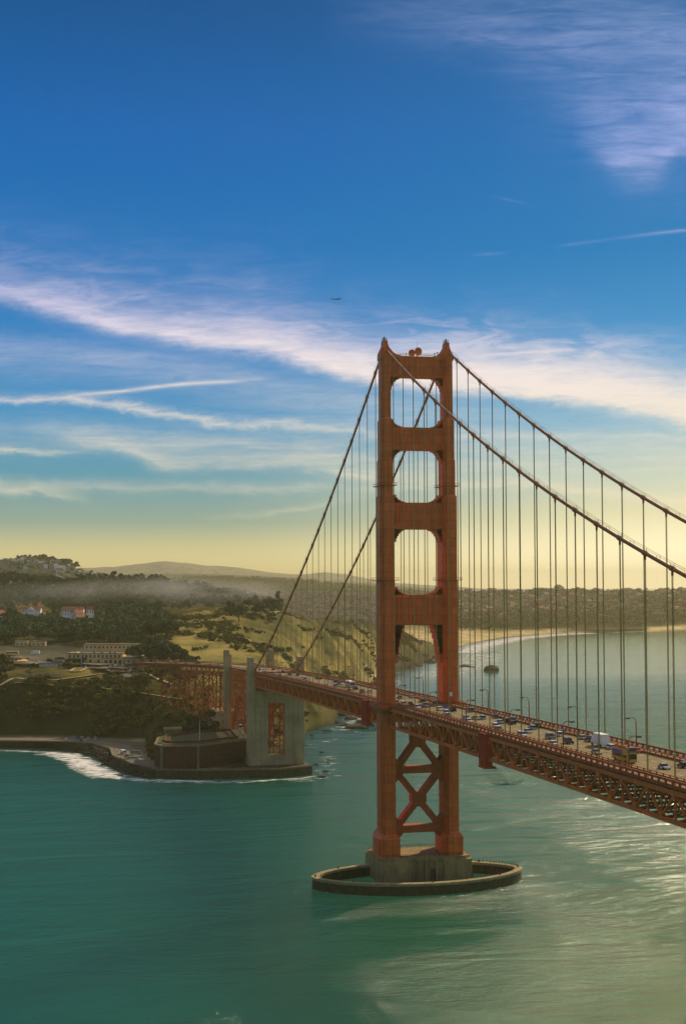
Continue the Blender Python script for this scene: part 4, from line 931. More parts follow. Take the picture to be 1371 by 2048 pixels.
# rocks awash
def rock(px, y, w, h, name='sea_rock', label=None, d=None, seed=0):
    c = onZ(px, y); r = random.Random(seed); b = bmesh.new(); bmesh.ops.create_icosphere(b, subdivisions=3, radius=1.0)
    o1 = r.uniform(0, 99)
    for v_ in b.verts:
        n = float(fbm(np.array([v_.co.x*1.6+o1]), np.array([v_.co.y*1.6+v_.co.z*1.3+o1]), 4, seed)[0]); k = .65+.75*n
        v_.co = Vector((v_.co.x*w/2*k, v_.co.y*(d or w*.8)/2*k, (v_.co.z if v_.co.z > 0 else v_.co.z*.5)*h*k))
    me = bpy.data.meshes.new(name); b.to_mesh(me); b.free(); o = link_mesh(name, me, M_rock); o.location = (c[0], c[1], -.1*h)
    return props(o, label, 'rock', 'rocks standing in the surf')
rock(983, 1342, 20, 9.0, label='largest dark domed sea rock off the beach, right of the tower', seed=1)
rock(930, 1334, 17, 3.8, label='low flat sea rock beside the big domed one, nearer the tower', seed=2)
rock(945, 1335, 7, 1.6, label='small tail of rock awash beside the low flat sea rock', seed=3)
rk = [(712, 1457, 17, 4, 'dark rock islet in the surf under the truss, nearest the tower leg'), (686, 1452, 9, 2.6, 'wet boulder at the tip of the rocky point'), (655, 1462, 7, 1.5, None), (624, 1471, 4, 1.0, None), (643, 1505, 3, .9, None), (645, 1555, 5, 1.2, None), (632, 1530, 4, 1.0, None), (651, 1543, 3.4, .9, None),
      (660, 1521, 4, .9, None), (670, 1446, 9, 3, None), (700, 1440, 10, 3.5, None), (722, 1446, 9, 3.0, None), (737, 1443, 11, 3.5, None), (700, 1428, 10, 5, None), (678, 1432, 10, 5, None), (690, 1423, 8, 3, None), (665, 1425, 12, 5, None), (748, 1368, 9, 3.5, None), (738, 1374, 12, 4.5, None), (756, 1362, 6, 2.5, None),
      (815, 1335, 8, 2, None), (838, 1332, 8, 2.2, None), (862, 1325, 14, 4, None), (852, 1320, 20, 6, None), (868, 1316, 18, 5, None), (820, 1330, 9, 3, None), (800, 1337, 12, 4, None), (240, 1552, 3, 1, None), (208, 1530, 4, 1.2, None), (330, 1560, 3, .8, None), (1145, 1262, 14, 6, None), (1160, 1263, 10, 4, None)]
for i, (a, b_, w, h, lb) in enumerate(rk):
    rock(a, b_, w*1.15, h, label=lb or 'dark wet boulder breaking the surf along the shore', seed=10+i)
# boulder revetment along the seawall: far too many stones to count
Q_ = []
pts = shore_pts([(-200, 1491), (0, 1496), (100, 1497), (150, 1502), (195, 1514), (230, 1535), (260, 1550), (300, 1556), (400, 1558), (490, 1556), (600, 1548)], 240)
pts2 = resample([onZ(a, b, 5)[:2] for a, b in wtop], 240)[0]
pts2[:60] = pts2[:60]
bx = MB()
dd_ = np.gradient(pts, axis=0); dd_ /= np.linalg.norm(dd_, axis=1)[:, None]
for i in range(2600):
    k = rng.integers(0, 240); t_ = rng.random(); p = pts[k]; n_ = np.array((-dd_[k, 1], dd_[k, 0])); 
    wdt = 9 if k < 120 else 5
    c = p + n_*(t_*wdt-1.5)*(1 if (n_ @ Fh[:2]) > 0 else -1); z_ = t_*4.6-.4; s_ = rng.uniform(.5, 1.4)
    R_ = Matrix.Rotation(rng.uniform(0, 3), 3, 'Z')@Matrix.Rotation(rng.uniform(-.6, .6), 3, 'X')
    vs = [tuple(R_@Vector((a*s_*rng.uniform(.7, 1.2), b_*s_*rng.uniform(.7, 1.2), e*s_*.7*rng.uniform(.6, 1.2)))+Vector((c[0]+rng.uniform(-1, 1), c[1]+rng.uniform(-1, 1), z_))) for a in (-1, 1) for b_ in (-1, 1) for e in (-1, 1)]
    bx.add(vs, [(0, 1, 3, 2), (4, 6, 7, 5), (0, 4, 5, 1), (2, 3, 7, 6), (0, 2, 6, 4), (1, 5, 7, 3)])
props(bx.build('revetment_boulders', M_rock), kind='stuff')

# ------------------------------------------------------------------ fort, seawall, and what stands on the point
PL = [onZ(a, b, 5.0)[:2] for a, b in [(300, 1536), (312, 1541), (400, 1543), (495, 1541), (560, 1540), (624, 1534)]]
b = MB(); back = [np.array(onZ(624, 1534, 5.0)[:2])+np.array((1, 24)), np.array(onZ(300, 1536, 5)[:2])+np.array((25, 95))]
b.prism([tuple(p) for p in PL]+[tuple(p) for p in back], -3, 5.1)
props(b.build('seawall', M_weed), 'dark wave-worn seawall platform under the brick fort and the big pylon', 'seawall')
b = MB()
for i in range(len(PL)-1): b.beam((*PL[i], 5.6), (*PL[i+1], 5.6), .7, 1.0)
b.build('coping', M_stone, bpy.data.objects['seawall'])
b = MB(); wl = [onZ(a, b_, 5.0) for a, b_ in [(-200, 1479), (0, 1483), (130, 1485), (186, 1489), (220, 1499), (225, 1513), (268, 1530), (300, 1537)]]
for i in range(len(wl)-1): b.beam(wl[i]+np.array((0, 0, .3)), wl[i+1]+np.array((0, 0, .3)), .7, 1.5)
props(b.build('promenade_wall', M_stone), 'low sandy stone wall along the shore promenade, left of the fort', 'wall')
b = MB(); b.v = [tuple(onZ(a, b_, 5.9)) for a, b_ in [(-200, 1478), (-200, 1472), (0, 1475), (130, 1477), (200, 1481), (255, 1490), (300, 1490), (318, 1500), (318, 1536), (268, 1529), (226, 1511), (221, 1497), (186, 1487), (130, 1483), (0, 1481)]]
b.f = [(0, 1, 2, 14), (14, 2, 3, 13), (13, 3, 4, 12), (12, 4, 5, 11), (11, 5, 10), (10, 5, 6, 7, 8, 9)]; b.mi = [0]*6
props(b.build('road', M_road), kind='structure')

FC = [onZ(a, b_, 20)[:2] for a, b_ in [(309, 1488), (323, 1491), (396, 1490), (498, 1478)]]
fort = empty('brick_fort', (FC[1][0], FC[1][1], 0), 0, 'low dark red brick fort with turf roof under the steel arch', 'fort'); fo = np.array((FC[1][0], FC[1][1]))
bk = [np.array(FC[3])+np.array((4, 62)), np.array(FC[0])+np.array((38, 74)), np.array(FC[0])+np.array((6, 40))]
poly = [tuple(np.array(p)-fo) for p in FC+bk]
b = MB(); b.prism(poly, 4.8, 18.9); b.build('wall', M_brick, fort)
b = MB(); cen = np.mean(np.array(poly), 0)
P1 = [tuple(np.array(p)+(np.array(p)-cen)/np.linalg.norm(np.array(p)-cen)*.5) for p in poly]; b.prism(P1, 18.9, 20.0); b.build('parapet', M_stone, fort)
b = MB(); P2_ = [tuple(cen+(np.array(p)-cen)*.93) for p in poly]; b.prism(P2_, 20.0, 20.5); b.build('turf_roof', M_turf, fort)
b = MB()
for f_, zz in ((.78, 21.4), (.66, 20.9)):
    P3 = [cen+(np.array(p)-cen)*f_ for p in poly]
    for i in range(len(P3)): b.beam((*P3[i], zz-.5), (*P3[(i+1) % len(P3)], zz-.5), 1.0, 1.6)
b.build('inner_parapet', M_brick, fort)
def on_wall(A_, B_, t_, z_, w, h):
    A_ = np.array(A_)-fo; B_ = np.array(B_)-fo; d = (B_-A_)/np.linalg.norm(B_-A_); n_ = np.array((d[1], -d[0])); n_ = n_ if n_@(-Fh[:2]) > 0 else -n_
    c = A_*(1-t_)+B_*t_+n_*.05; b = MB(); b.beam((*(c-d*w/2), z_), (*(c+d*w/2), z_), .25, h); b.build('gun_port', M_dark, fort)
for z_ in (8.0, 12.0, 15.6):
    for t_ in np.linspace(.08, .92, 9): on_wall(FC[1], FC[2], t_, z_, .9, 1.1)
    for t_ in np.linspace(.08, .92, 12): on_wall(FC[2], FC[3], t_, z_, .9, 1.1)
    for t_ in (.25, .75): on_wall(FC[0], FC[1], t_, z_, .8, 1.1)
for q_ in (FC[1], FC[2]): b = MB(); b.beam((*(np.array(q_)-fo), 4.9), (*(np.array(q_)-fo), 19.5), 1.6, 1.6); b.build('corner_pilaster', M_stone, fort)
# small iron lighthouse on the fort roof
lp = onZ(481, 1473, 20.2); lh = empty('lighthouse', (lp[0], lp[1], 20.2), 0, 'small pale yellow iron lighthouse on the fort roof by the big pylon', 'lighthouse')
b = MB()
for i in range(6):
    t_ = i*pi/3; b.beam((2.2*cos(t_), 2.2*sin(t_), 0), (1.3*cos(t_), 1.3*sin(t_), 6), .3)
b.tube([(0, 0, 2.2), (0, 0, 5.5)], [1.55, 1.3], 10); b.build('tower_body', mat('cream iron', (0.62, 0.52, 0.22), .7), lh)
b = MB(); b.tube([(0, 0, 5.5), (0, 0, 5.8)], 1.8, 10); b.tube([(0, 0, 7.5), (0, 0, 8.3)], [1.5, .1], 10); b.build('gallery', M_wht, lh)
b = MB(); b.tube([(0, 0, 5.8), (0, 0, 7.5)], 1.05, 10); b.build('lantern', M_dark, lh)
def pole(px, y0, D_, h, name, label, cat, r=.12, m_=M_wht):
    c = atD(px, y0, D_); b = MB(); b.tube([(0, 0, 0), (0, 0, h)], [r, r*.5], 6); o = b.build(name, m_, None); o.location = tuple(c); return props(o, label, cat)
fp = onZ(399, 1486, 20); b = MB(); b.tube([(0, 0, 0), (0, 0, 14.5)], [.22, .12], 6); o = b.build('flagpole', M_wht); o.location = (fp[0], fp[1], 20); props(o, 'white flagpole standing on the front wall of the brick fort', 'flagpole')
# sheds behind the fort and concrete anchorage
b = MB(); c = atD(345, 1483, 1030); b.box(-6, 6, -4, 4, 0, 7); b.frus(-6.4, 6.4, -4.4, 4.4, 7, -6.4, 6.4, -.2, .2, 8.5); o = b.build('guardhouse', M_stone); o.location = (c[0], c[1], 13); props(o, 'small sandy stone hut on the landward corner of the fort roof', 'hut')
b = MB(); c = np.array((-20., 478.)); b.frus(-4, 16, -8, 30, 4, 0, 16, -2, 30, 28); o = b.build('anchorage', M_conc); o.location = (c[0], c[1], 0); props(o, 'sloping grey concrete anchorage block beside the slim pylon, behind the dark tree', 'anchorage')

# trails: ribbons laid on the ground
def trail(pts, w, m_=M_path, name='path', dz=.35, n=90):
    pts = resample([xy(a, D_) for a, D_ in pts], n)[0]; d = np.gradient(pts, axis=0); d /= np.linalg.norm(d, axis=1)[:, None]; nr = np.stack([-d[:, 1], d[:, 0]], -1)
    P_ = np.zeros((n, 3, 3))
    for j, o_ in enumerate((-w/2, 0, w/2)):
        P_[:, j, :2] = pts+nr*o_
        for i in range(n): P_[i, j, 2] = ground(*P_[i, j, :2])+dz
    P_[:, :, 2] = P_[:, :, 2].max(1, keepdims=True)
    return props(grid_mesh(name, P_, m_), kind='structure')
def Dat(px, y):
    """distance at which the land shows at this height in the view, so a trail can be laid along what was measured"""
    for D_ in np.arange(1080, 1800, 3.0):
        if gz(T1, px, D_) >= zof(px, y, D_): return D_
    return 1300.0
def T_(l): return [(a, Dat(a, b)) for a, b in l]
trail(T_([(30, 1368), (60, 1371), (100, 1373), (150, 1376), (200, 1381), (260, 1385), (310, 1393), (368, 1403)]), 2.2)
trail(T_([(0, 1372), (18, 1363), (30, 1358), (50, 1361), (100, 1362), (130, 1361), (175, 1353), (220, 1347), (260, 1345), (290, 1348), (320, 1362), (345, 1372)]), 3.2)
trail(T_([(120, 1336), (150, 1338), (140, 1344), (160, 1345), (200, 1334), (246, 1327)]), 2.8)
trail([(190, 1212), (225, 1222), (262, 1216), (262, 1190)], 18, M_road, 'road', .3)
trail([(-200, 1262), (0, 1262), (100, 1258), (180, 1250), (230, 1240), (262, 1200)], 34, M_road, 'road', .25)
trail(T_([(300, 1262), (350, 1247), (400, 1246), (460, 1243)]), 9, mat('pale battery concrete', (0.5, 0.42, 0.26), .9))
trail(T_([(345, 1262), (400, 1260), (440, 1262)]), 3.0)
trail([(500, 1830), (535, 1850), (560, 1880)], 10, mat('overlook paving', (0.5, 0.4, 0.2), .9))
trail([(440, 1530), (470, 1500), (495, 1470), (515, 1440)], 2.5)

# ------------------------------------------------------------------ trees
def leaf_quads(centers, radii, n, size, r=rng, flat=.75):
    """n small faces through the shell of each blob; centers (k,3), radii (k,)"""
    k = len(centers); c = np.repeat(centers, n, 0); rr_ = np.repeat(radii, n)[:, None]
    d = r.normal(size=(k*n, 3)); d /= np.linalg.norm(d, axis=1)[:, None]; d[:, 2] = np.where(d[:, 2] < -.3, -d[:, 2], d[:, 2])
    p = c+d*rr_*(r.uniform(.55, 1.05, (k*n, 1)))*np.array((1, 1, flat))
    a = r.normal(size=(k*n, 3)); a -= (a*d).sum(1)[:, None]*d*.6; a /= np.linalg.norm(a, axis=1)[:, None]
    b_ = np.cross(a, d+r.normal(size=(k*n, 3))*.5); b_ /= np.linalg.norm(b_, axis=1)[:, None]
    s_ = (size*r.uniform(.5, 1.3, (k*n, 1)))
    return np.stack([p-a*s_-b_*s_*.6, p+a*s_*.9-b_*s_*.7, p+a*s_+b_*s_*.6, p-a*s_*.7+b_*s_*.8], 1)
def tree_proto(h, spread, kind, seed):
    r = np.random.default_rng(seed); t_ = empty('tree'); b = MB(); lean = r.uniform(-.08, .08, 2)
    th_ = h*(.62 if kind != 'round' else .45); pts = [np.array((lean[0]*z*2, lean[1]*z*2, z)) for z in np.linspace(-1.2, th_, 5)]
    b.tube(pts, list(np.linspace(h*.032, h*.014, 5)), 7)
    cs, rs = [], []
    nb = 11 if kind == 'flat' else 13
    for i in range(nb):
        a = r.uniform(0, 2*pi); q_ = sqrt(r.uniform(.03, 1))*spread
        if kind == 'flat': z = h*r.uniform(.62, .93)-q_*.12
        elif kind == 'cone': f_ = r.uniform(0, 1); z = h*(.25+.7*f_); q_ *= (1-f_)*.8+.08
        else: z = h*r.uniform(.35, .88)-q_*.1
        c = np.array((q_*cos(a)+lean[0]*h, q_*sin(a)+lean[1]*h, z)); cs.append(c); rs.append(spread*r.uniform(.24, .46)*(1 if kind != 'cone' else .8))
        st = pts[2]+(pts[4]-pts[2])*r.uniform(0, 1); b.tube([st, (st+c)/2+np.array((0, 0, -.3)), c], [h*.012, h*.009, h*.004], 5)
    b.build('trunk', M_trunk, t_)
    quads_mesh('crown', leaf_quads(np.array(cs), np.array(rs), 190, .55*spread/6, r), M_leaf, t_)
    return remember(t_)
PRO = {'flat': [tree_proto(15, 8, 'flat', 1), tree_proto(13, 6.5, 'flat', 2), tree_proto(16, 7.5, 'flat', 3)], 'round': [tree_proto(14, 6.5, 'round', 4), tree_proto(11, 6, 'round', 5)], 'cone': [tree_proto(17, 5, 'cone', 6)]}
used_p = set()
def put_tree(kind, px, D_, sc, label, group, v_=None, sink=0.3):
    i = rng.integers(0, len(PRO[kind])) if v_ is None else v_; P_ = PRO[kind][i]
    c = xy(px, D_); z_ = ground(*c)-sink if px < 880 else gz(T2, px, D_)-sink
    rz = float(rng.uniform(0, 6.28))
    if P_.name in used_p: o = copy_tree(P_, (c[0], c[1], z_), rz, sc)
    else:
        used_p.add(P_.name); o = P_; o.location = (c[0], c[1], z_); o.rotation_euler = (0, 0, rz); o.scale = (sc,)*3
    props(o, label, 'tree', group); return o
G1 = 'dark cypresses beside the toll plaza'
for i, (px, D_, s_) in enumerate([(283, 1240, 1.25), (292, 1262, 1.35), (303, 1240, 1.45), (312, 1262, 1.4), (322, 1245, 1.4), (331, 1262, 1.35), (340, 1240, 1.2), (349, 1255, 1.2), (358, 1240, 1.05), (366, 1255, 1.1), (374, 1240, .85), (381, 1250, .75), (298, 1280, 1.3), (318, 1285, 1.3), (336, 1285, 1.2)]):
    put_tree('flat', px, D_, s_*1.0, 'dark wind-flattened cypress in the grove between the toll plaza and the viaduct', G1)
put_tree('round', 478, 1650, 1.9, 'lone round-topped tree standing on the grassy ridge, largest on its own', None, 0)
put_tree('flat', 523, 1740, 1.25, 'low spreading bushy tree on the cliff edge, right of the lone round tree', None, 0)
put_tree('round', 546, 1760, 1.05, 'small dark bushy tree on the cliff edge beside the bridge cable', None, 1)
for px, D_, s_ in ((541, 1880, 1.6), (549, 1900, 1.3)): put_tree('round', px, D_, s_, 'dark tree in the pair at the end of the ridge woods', 'pair of trees at the end of the ridge woods')
put_tree('cone', 556, 1880, 1.75, 'pointed dark conifer at the end of the ridge woods, beside the left cable', None, 0)
put_tree('round', 400, 1062, 1.75, 'big dense dark tree behind the fort, left of the slim pylon', None, 0, 1.5)
for px, D_, s_ in ((380, 1066, 1.2), (417, 1062, 1.25), (431, 1058, .8), (391, 1050, 1.0)): put_tree('round', px, D_, s_, 'dense dark shrubby tree crowding the big tree behind the fort', 'dark trees behind the fort', 1, 2)
for i, (px, D_, s_) in enumerate([(-8, 1175, 1.3), (4, 1182, 1.2), (14, 1190, 1.0), (-20, 1180, 1.5), (-40, 1185, 1.6), (-65, 1190, 1.7)]):
    put_tree('round', px, D_, s_, 'dense dark tree at the left end of the coastal trail', 'trees at the left end of the trail')
for px, D_ in ((330, 1430), (322, 1445), (312, 1440), (345, 1470), (300, 1450), (318, 1475)): put_tree('flat', px, D_, 1.3, 'tall thin-trunked pine at the edge of the woods above the plaza', 'pines edging the woods above the plaza')
for px, D_, s_ in ((108, 1640, 1.1), (118, 1625, 1.2), (98, 1640, 1.0), (128, 1622, 1.0), (26, 1690, 1.2), (20, 1650, 1.2), (10, 1640, 1.0)): put_tree('round', px, D_, s_, 'rounded dark tree in front of the white houses in the woods', 'trees in front of the white houses')
put_tree('round', 136, 1222, .55, 'small round dark bush beside the plaza path', None, 1)

# the woods on the hill: thousands of crowns reading as one mass
def woods(name, spots, hrange, T, nq, size, m_=M_forest, crown=5.0):
    cs, rs = [], []
    for px, D_ in spots:
        c = xy(px, D_); z_ = gz(T, px, D_); h = rng.uniform(*hrange); w = crown*rng.uniform(.7, 1.3)*h/hrange[1]*1.3
        for k in range(4):
            a = rng.uniform(0, 2*pi); q_ = rng.uniform(.1, .8)*w; cs.append((c[0]+q_*cos(a), c[1]+q_*sin(a), z_+h*rng.uniform(.45, .92))); rs.append(w*rng.uniform(.4, .65))
    o = quads_mesh(name, leaf_quads(np.array(cs), np.array(rs), nq, size, rng, .9), m_); return props(o, kind='stuff')
sp = []
for i in range(5200):
    px = rng.uniform(-480, 560); D_ = rng.uniform(1420, 2190)
    lo = np.interp(px, [-480, 0, 120, 260, 300, 320, 360, 430, 470, 520, 560], [1400, 1400, 1395, 1405, 1440, 1480, 1780, 1800, 1830, 1870, 1900])
    if D_ < lo: continue
    if (34 < px < 96 and 1630 < D_ < 1800) or (112 < px < 196 and 1600 < D_ < 1820) or (-20 < px < 16 and 1650 < D_ < 1800): continue
    if 300 < px < 420 and 1660 < D_ < 1775: continue
    if 500 < px < 560 and D_ < 1870: continue
    sp.append((px, D_))
woods('woodland', sp, (9, 19), T1, 20, 1.15)
# heath: scrub on bluffs and cliffs
sp = []
for i in range(15000):
    px = rng.uniform(-300, 860); a_ = np.interp(px, SH[:, 0], SH[:, 1]); D_ = rng.uniform(a_+30, max(a_+120, np.interp(px, LF[:, 0], LF[:, 1])))
    X_, Y_ = xy(px, D_); n_ = fbm(np.array([X_/45]), np.array([Y_/45]), 3, 77)[0]
    lowb = px < 420 and D_ < 1175
    if D_ < 1100 and px < 300: continue
    if abs(X_+20) < 40 and 440 < Y_ < 600 and rng.random() < .7: continue
    if n_ > (.40 if lowb else (.60 if px < 540 else .64)) and not (30 < px < 300 and 1225 < D_ < 1400): sp.append((px, D_))
woods('coastal_scrub', sp, (.8, 3.8), T1, 9, .85, M_bush, 4.6)
# trees and gardens across the far hillside, far ridges
def cover_on(P_, n, hr, seed, rows, size, nq=8, crown=9):
    r = np.random.default_rng(seed); cs, rs = [], []
    for i in range(n):
        a = r.integers(*rows); b_ = r.integers(0, P_.shape[1]-1); t_ = r.random(2); p = P_[a, b_]*(1-t_[0])+P_[a, b_+1]*t_[0]; p = p*(1-t_[1])+P_[a+1, b_]*t_[1]
        h = r.uniform(*hr)
        for k in range(2): cs.append((p[0]+r.normal()*crown*.5, p[1]+r.normal()*crown*.5, p[2]+h*r.uniform(.3, .8))); rs.append(crown*r.uniform(.5, 1))
    return leaf_quads(np.array(cs), np.array(rs), nq, size, r, .8)
props(quads_mesh('woodland', cover_on(HILL, 420, (8, 20), 3, (4, 10), 2.6), M_forest), kind='stuff')
props(quads_mesh('woodland', np.concatenate([cover_on(RID1, 1600, (10, 30), 4, (4, 10), 4, 7, 14), cover_on(RID2, 900, (8, 22), 5, (4, 10), 3.6, 7, 12)]), M_forest), kind='stuff')
sp = []
for i in range(5200):
    px = rng.uniform(860, 1700); a_ = np.interp(px, KB[:, 0], KB[:, 1]); D_ = a_+(4750-a_)*rng.random()**1.15
    qx = xy(px, D_)
    if D_ > a_+350 and fbm(np.array([qx[0]/260]), np.array([qx[1]/260]), 3, 5)[0] < rng.uniform(.35, .62): continue
    sp.append((px, D_))
woods('woodland', sp, (7, 17), T2, 9, 2.2, M_garden, 7)
# skyline grove on the houses' hill: umbrella pines one can tell apart
def put_far(kind, i, px, y, D_, sc, label, group):
    P_ = PRO[kind][i]; c = atD(px, y, D_); o = copy_tree(P_, (c[0], c[1], c[2]), float(rng.uniform(0, 6)), sc); props(o, label, 'tree', group)
for px, y in ((120, 1136), (124, 1136), (129, 1136)): put_far('flat', 0, px, y, 3650, 1.5, 'umbrella pine standing alone on the hazy skyline, left of the pair', 'skyline pines')
for px, y in ((138, 1137), (148, 1139), (152, 1140)): put_far('round', 0, px, y, 3650, 1.6, 'tall tree on the right tip of the hazy skyline grove', 'skyline trees at the hill end')
for i in range(20): put_far('round', 0, 36+i*3.6, 1127+abs(i-8)*.25, 3690, rng.uniform(1.3, 2.0), 'dark tree in the dense skyline grove above the hazy hill houses', 'grove on the skyline')

# ------------------------------------------------------------------ buildings
def gable(w, d, h, rh, over=.4):
    a = MB(); a.box(-w/2, w/2, -d/2, d/2, 0, h); a.add([(-w/2, -d/2, h), (-w/2, d/2, h), (-w/2, 0, h+rh), (w/2, -d/2, h), (w/2, d/2, h), (w/2, 0, h+rh)], [(0, 1, 2), (3, 5, 4)])
    r_ = MB(); t_ = .35
    r_.add([(-w/2-over, -d/2-over, h-.2), (w/2+over, -d/2-over, h-.2), (w/2+over, 0, h+rh+.15), (-w/2-over, 0, h+rh+.15), (-w/2-over, d/2+over, h-.2), (w/2+over, d/2+over, h-.2),
            (-w/2-over, -d/2-over, h-.2+t_), (w/2+over, -d/2-over, h-.2+t_), (w/2+over, 0, h+rh+.15+t_), (-w/2-over, 0, h+rh+.15+t_), (-w/2-over, d/2+over, h-.2+t_), (w/2+over, d/2+over, h-.2+t_)],
           [(0, 1, 2, 3), (3, 2, 5, 4), (6, 9, 8, 7), (9, 10, 11, 8), (0, 6, 7, 1), (4, 5, 11, 10), (0, 3, 9, 6), (3, 4, 10, 9), (1, 7, 8, 2), (2, 8, 11, 5)])
    return a, r_
def windows(parent, w, y, rows, n, ww, wh, m_=M_glass, name='window', x0=None, skip=()):
    xs = np.linspace(-w/2+w/(2*n), w/2-w/(2*n), n)
    for j, z_ in enumerate(rows):
        for i, x in enumerate(xs):
            if (i, j) in skip: continue
            b = MB(); b.box(x-ww/2, x+ww/2, y-.06, y+.06, z_, z_+wh); b.build(name, m_, parent)
face = -YAW   # facing back towards the strait
def place(name, px, D_, label, cat, rz=0, group=None, dz=-.5, T=None):
    c = xy(px, D_); return empty(name, (c[0], c[1], (ground(*c) if T is None else gz(T, px, D_))+dz), face+rz, label, cat, group)
# white officers' house with central gable
def big_house(px, D_, w, d, h, label, rz=0, n=7, porch=True):
    hse = place('house', px, D_, label, 'house', rz, dz=3.5); a, r_ = gable(w, d, h, 3.6, .6); a.box(-w/2-1, w/2+1, -d/2-2, d/2, -5, 0); a.build('wall', M_wht, hse); r_.build('roof', M_redroof, hse)
    if porch:
        a2 = MB(); a2.prism([(-4.2, 0), (4.2, 0), (4.2, h), (0, h+3.2), (-4.2, h)], -d/2-1.8, -d/2, 'y'); a2.build('porch_gable', M_wht, hse)
        windows(hse, 6, -d/2-1.85, (1.4, h-2.6), 2, 1.0, 1.6)
    windows(hse, w, -d/2-.03, (1.4, h-2.6), n, 1.0, 1.6, skip=((n//2, 0), (n//2, 1)) if porch else ())
    for x in (-w*.3, w*.28): b = MB(); b.box(x-.5, x+.5, -.5, .5, h+1.5, h+5); b.build('chimney', M_redroof, hse)
    return hse
big_house(64, 1745, 22, 11, 8.5, 'white two-storey house with red roof and central gable among the woods')
big_house(1, 1745, 16, 10, 8.5, 'white gabled house in the woods, cut by the left edge of the photo', radians(50), 5, False)
big_house(146, 1770, 26, 10, 7.5, 'long cream barracks with red roof at the top of the row in the woods', 0, 8, False)
for i in range(4): big_house(153+i*1.2, 1735-i*22, 9, 13, 7.5, 'cream red-roofed house in the stepped row running down through the woods', radians(35), 3, False)['group'] = 'row of cream houses in the woods'
big_house(184, 1790, 12, 8, 5.5, 'small pale house right of the stepped row in the woods', 0, 4, False)
# administration building at the toll plaza
hq = place('toll_office', 208, 1262, 'long tan stucco office with flat roof and dark upper windows at the toll plaza', 'building', radians(-4)); w = 62
b = MB(); b.box(-w/2, 18, -7, 7, 0, 8.2); b.box(-w/2+2, -w/2+9, -6.5, 6.5, 8.2, 9.3); b.box(18, w/2+4, -8, 8, 0, 5.2); b.box(2, 20, -13, -7, 0, 4.4); b.box(22, 52, -16, -8, 0, 4.6); b.build('wall', M_tan, hq)
b = MB(); b.box(-w/2-.4, 18.4, -7.4, 7.4, 8.2, 8.8); b.box(18.4, w/2+4.4, -8.4, 8.4, 5.2, 5.7); b.box(1.6, 20.4, -13.4, -7.5, 4.4, 4.8); b.box(21.6, 52.4, -16.4, -8.5, 4.6, 5.0); b.build('flat_roof', M_roof, hq)
for x in np.linspace(-w/2+3, 15, 13): b = MB(); b.box(x-.7, x+.7, -7.08, -6.96, 4.9, 7.3); b.build('window', M_glass, hq)
for x in (-24, -17, -10, -3): b = MB(); b.box(x-.9, x+.9, -7.08, -6.96, 1.0, 3.2); b.build('window', M_glass, hq)
for x in (5, 9, 13, 17): b = MB(); b.box(x-1.2, x+1.2, -13.1, -12.96, .3, 3.2); b.build('window', M_glass, hq)
for x in (25, 30, 38, 44, 49): b = MB(); b.box(x-1.0, x+1.0, -16.1, -15.96, 1.6, 3.2); b.build('window', M_glass, hq)
for x in (-25, -19, -8, -1, 6, 10): b = MB(); b.box(x-1, x+1, -2, 1.5, 8.8, 10.0); b.build('roof_vent', M_roof, hq)
an = place('annex_building', 222, 1345, 'low tan annex with a row of small windows, behind the toll plaza office', 'building', radians(-4)); b = MB(); b.box(-24, 26, -6, 6, 0, 8); b.build('wall', M_tan, an); b = MB(); b.box(-24.4, 26.4, -6.4, 6.4, 8, 8.5); b.build('flat_roof', M_roof, an); windows(an, 46, -6.03, (4.6,), 12, 1.5, 1.8)
for px, D_, w_, d_, h_, lb in ((295, 1228, 14, 7, 4, 'tan flat-roofed shed between the plaza office and the cypress grove'), (268, 1300, 16, 8, 8, 'square tan block behind the right end of the plaza office'), (45, 1400, 12, 7, 5, 'small tan hut against the woods behind the yellow bus'), (64, 1405, 6, 5, 5, 'tiny tan kiosk against the woods beside the small hut'), (78, 1402, 14, 6, 4.5, 'wide tan hut against the woods, right of the kiosk')):
    bl = place('hut', px, D_, lb, 'building'); b = MB(); b.box(-w_/2, w_/2, -d_/2, d_/2, 0, h_); b.build('wall', M_tan, bl); b = MB(); b.box(-w_/2-.3, w_/2+.3, -d_/2-.3, d_/2+.3, h_, h_+.4); b.build('flat_roof', M_roof, bl); windows(bl, w_, -d_/2-.03, (1.2,), 3, 1.2, 1.5)
rh = place('round_house', 33, 1262, 'round tan pavilion with a ring of dark windows at the left of the plaza', 'pavilion'); b = MB(); b.tube([(0, 0, 0), (0, 0, 2.6)], 9.5, 20); b.tube([(0, 0, 2.6), (0, 0, 3.2)], [10.2, 9], 20); b.build('wall', M_tan, rh)
b = MB(); b.tube([(0, 0, 3.2), (0, 0, 5.4)], 5.6, 20); b.build('clerestory', M_tan, rh); b = MB(); b.tube([(0, 0, 5.4), (0, 0, 6.2)], [6.2, 4.8], 20); b.build('roof', M_roof, rh)
for i in range(9): a = -pi+pi*(i+.5)/9; b = MB(); b.beam((5.62*cos(a-.1), 5.62*sin(a-.1), 4.2), (5.62*cos(a+.1), 5.62*sin(a+.1), 4.2), .15, 1.3); b.build('window', M_glass, rh)
cf = place('cafe', 114, 1235, 'low glass-fronted visitor building with flat roof in front of the plaza', 'building'); b = MB(); b.box(-14, 12, -4, 4, 0, 3.6); b.build('wall', M_tan, cf); b = MB(); b.box(-14.6, 12.6, -4.6, 4.6, 3.6, 4.1); b.box(-3, 6, -2, 3, 4.1, 6); b.build('roof', M_roof, cf); windows(cf, 24, -4.03, (.8,), 9, 1.9, 2.3, mat('pale window glass', (.45, .55, .6), .2))
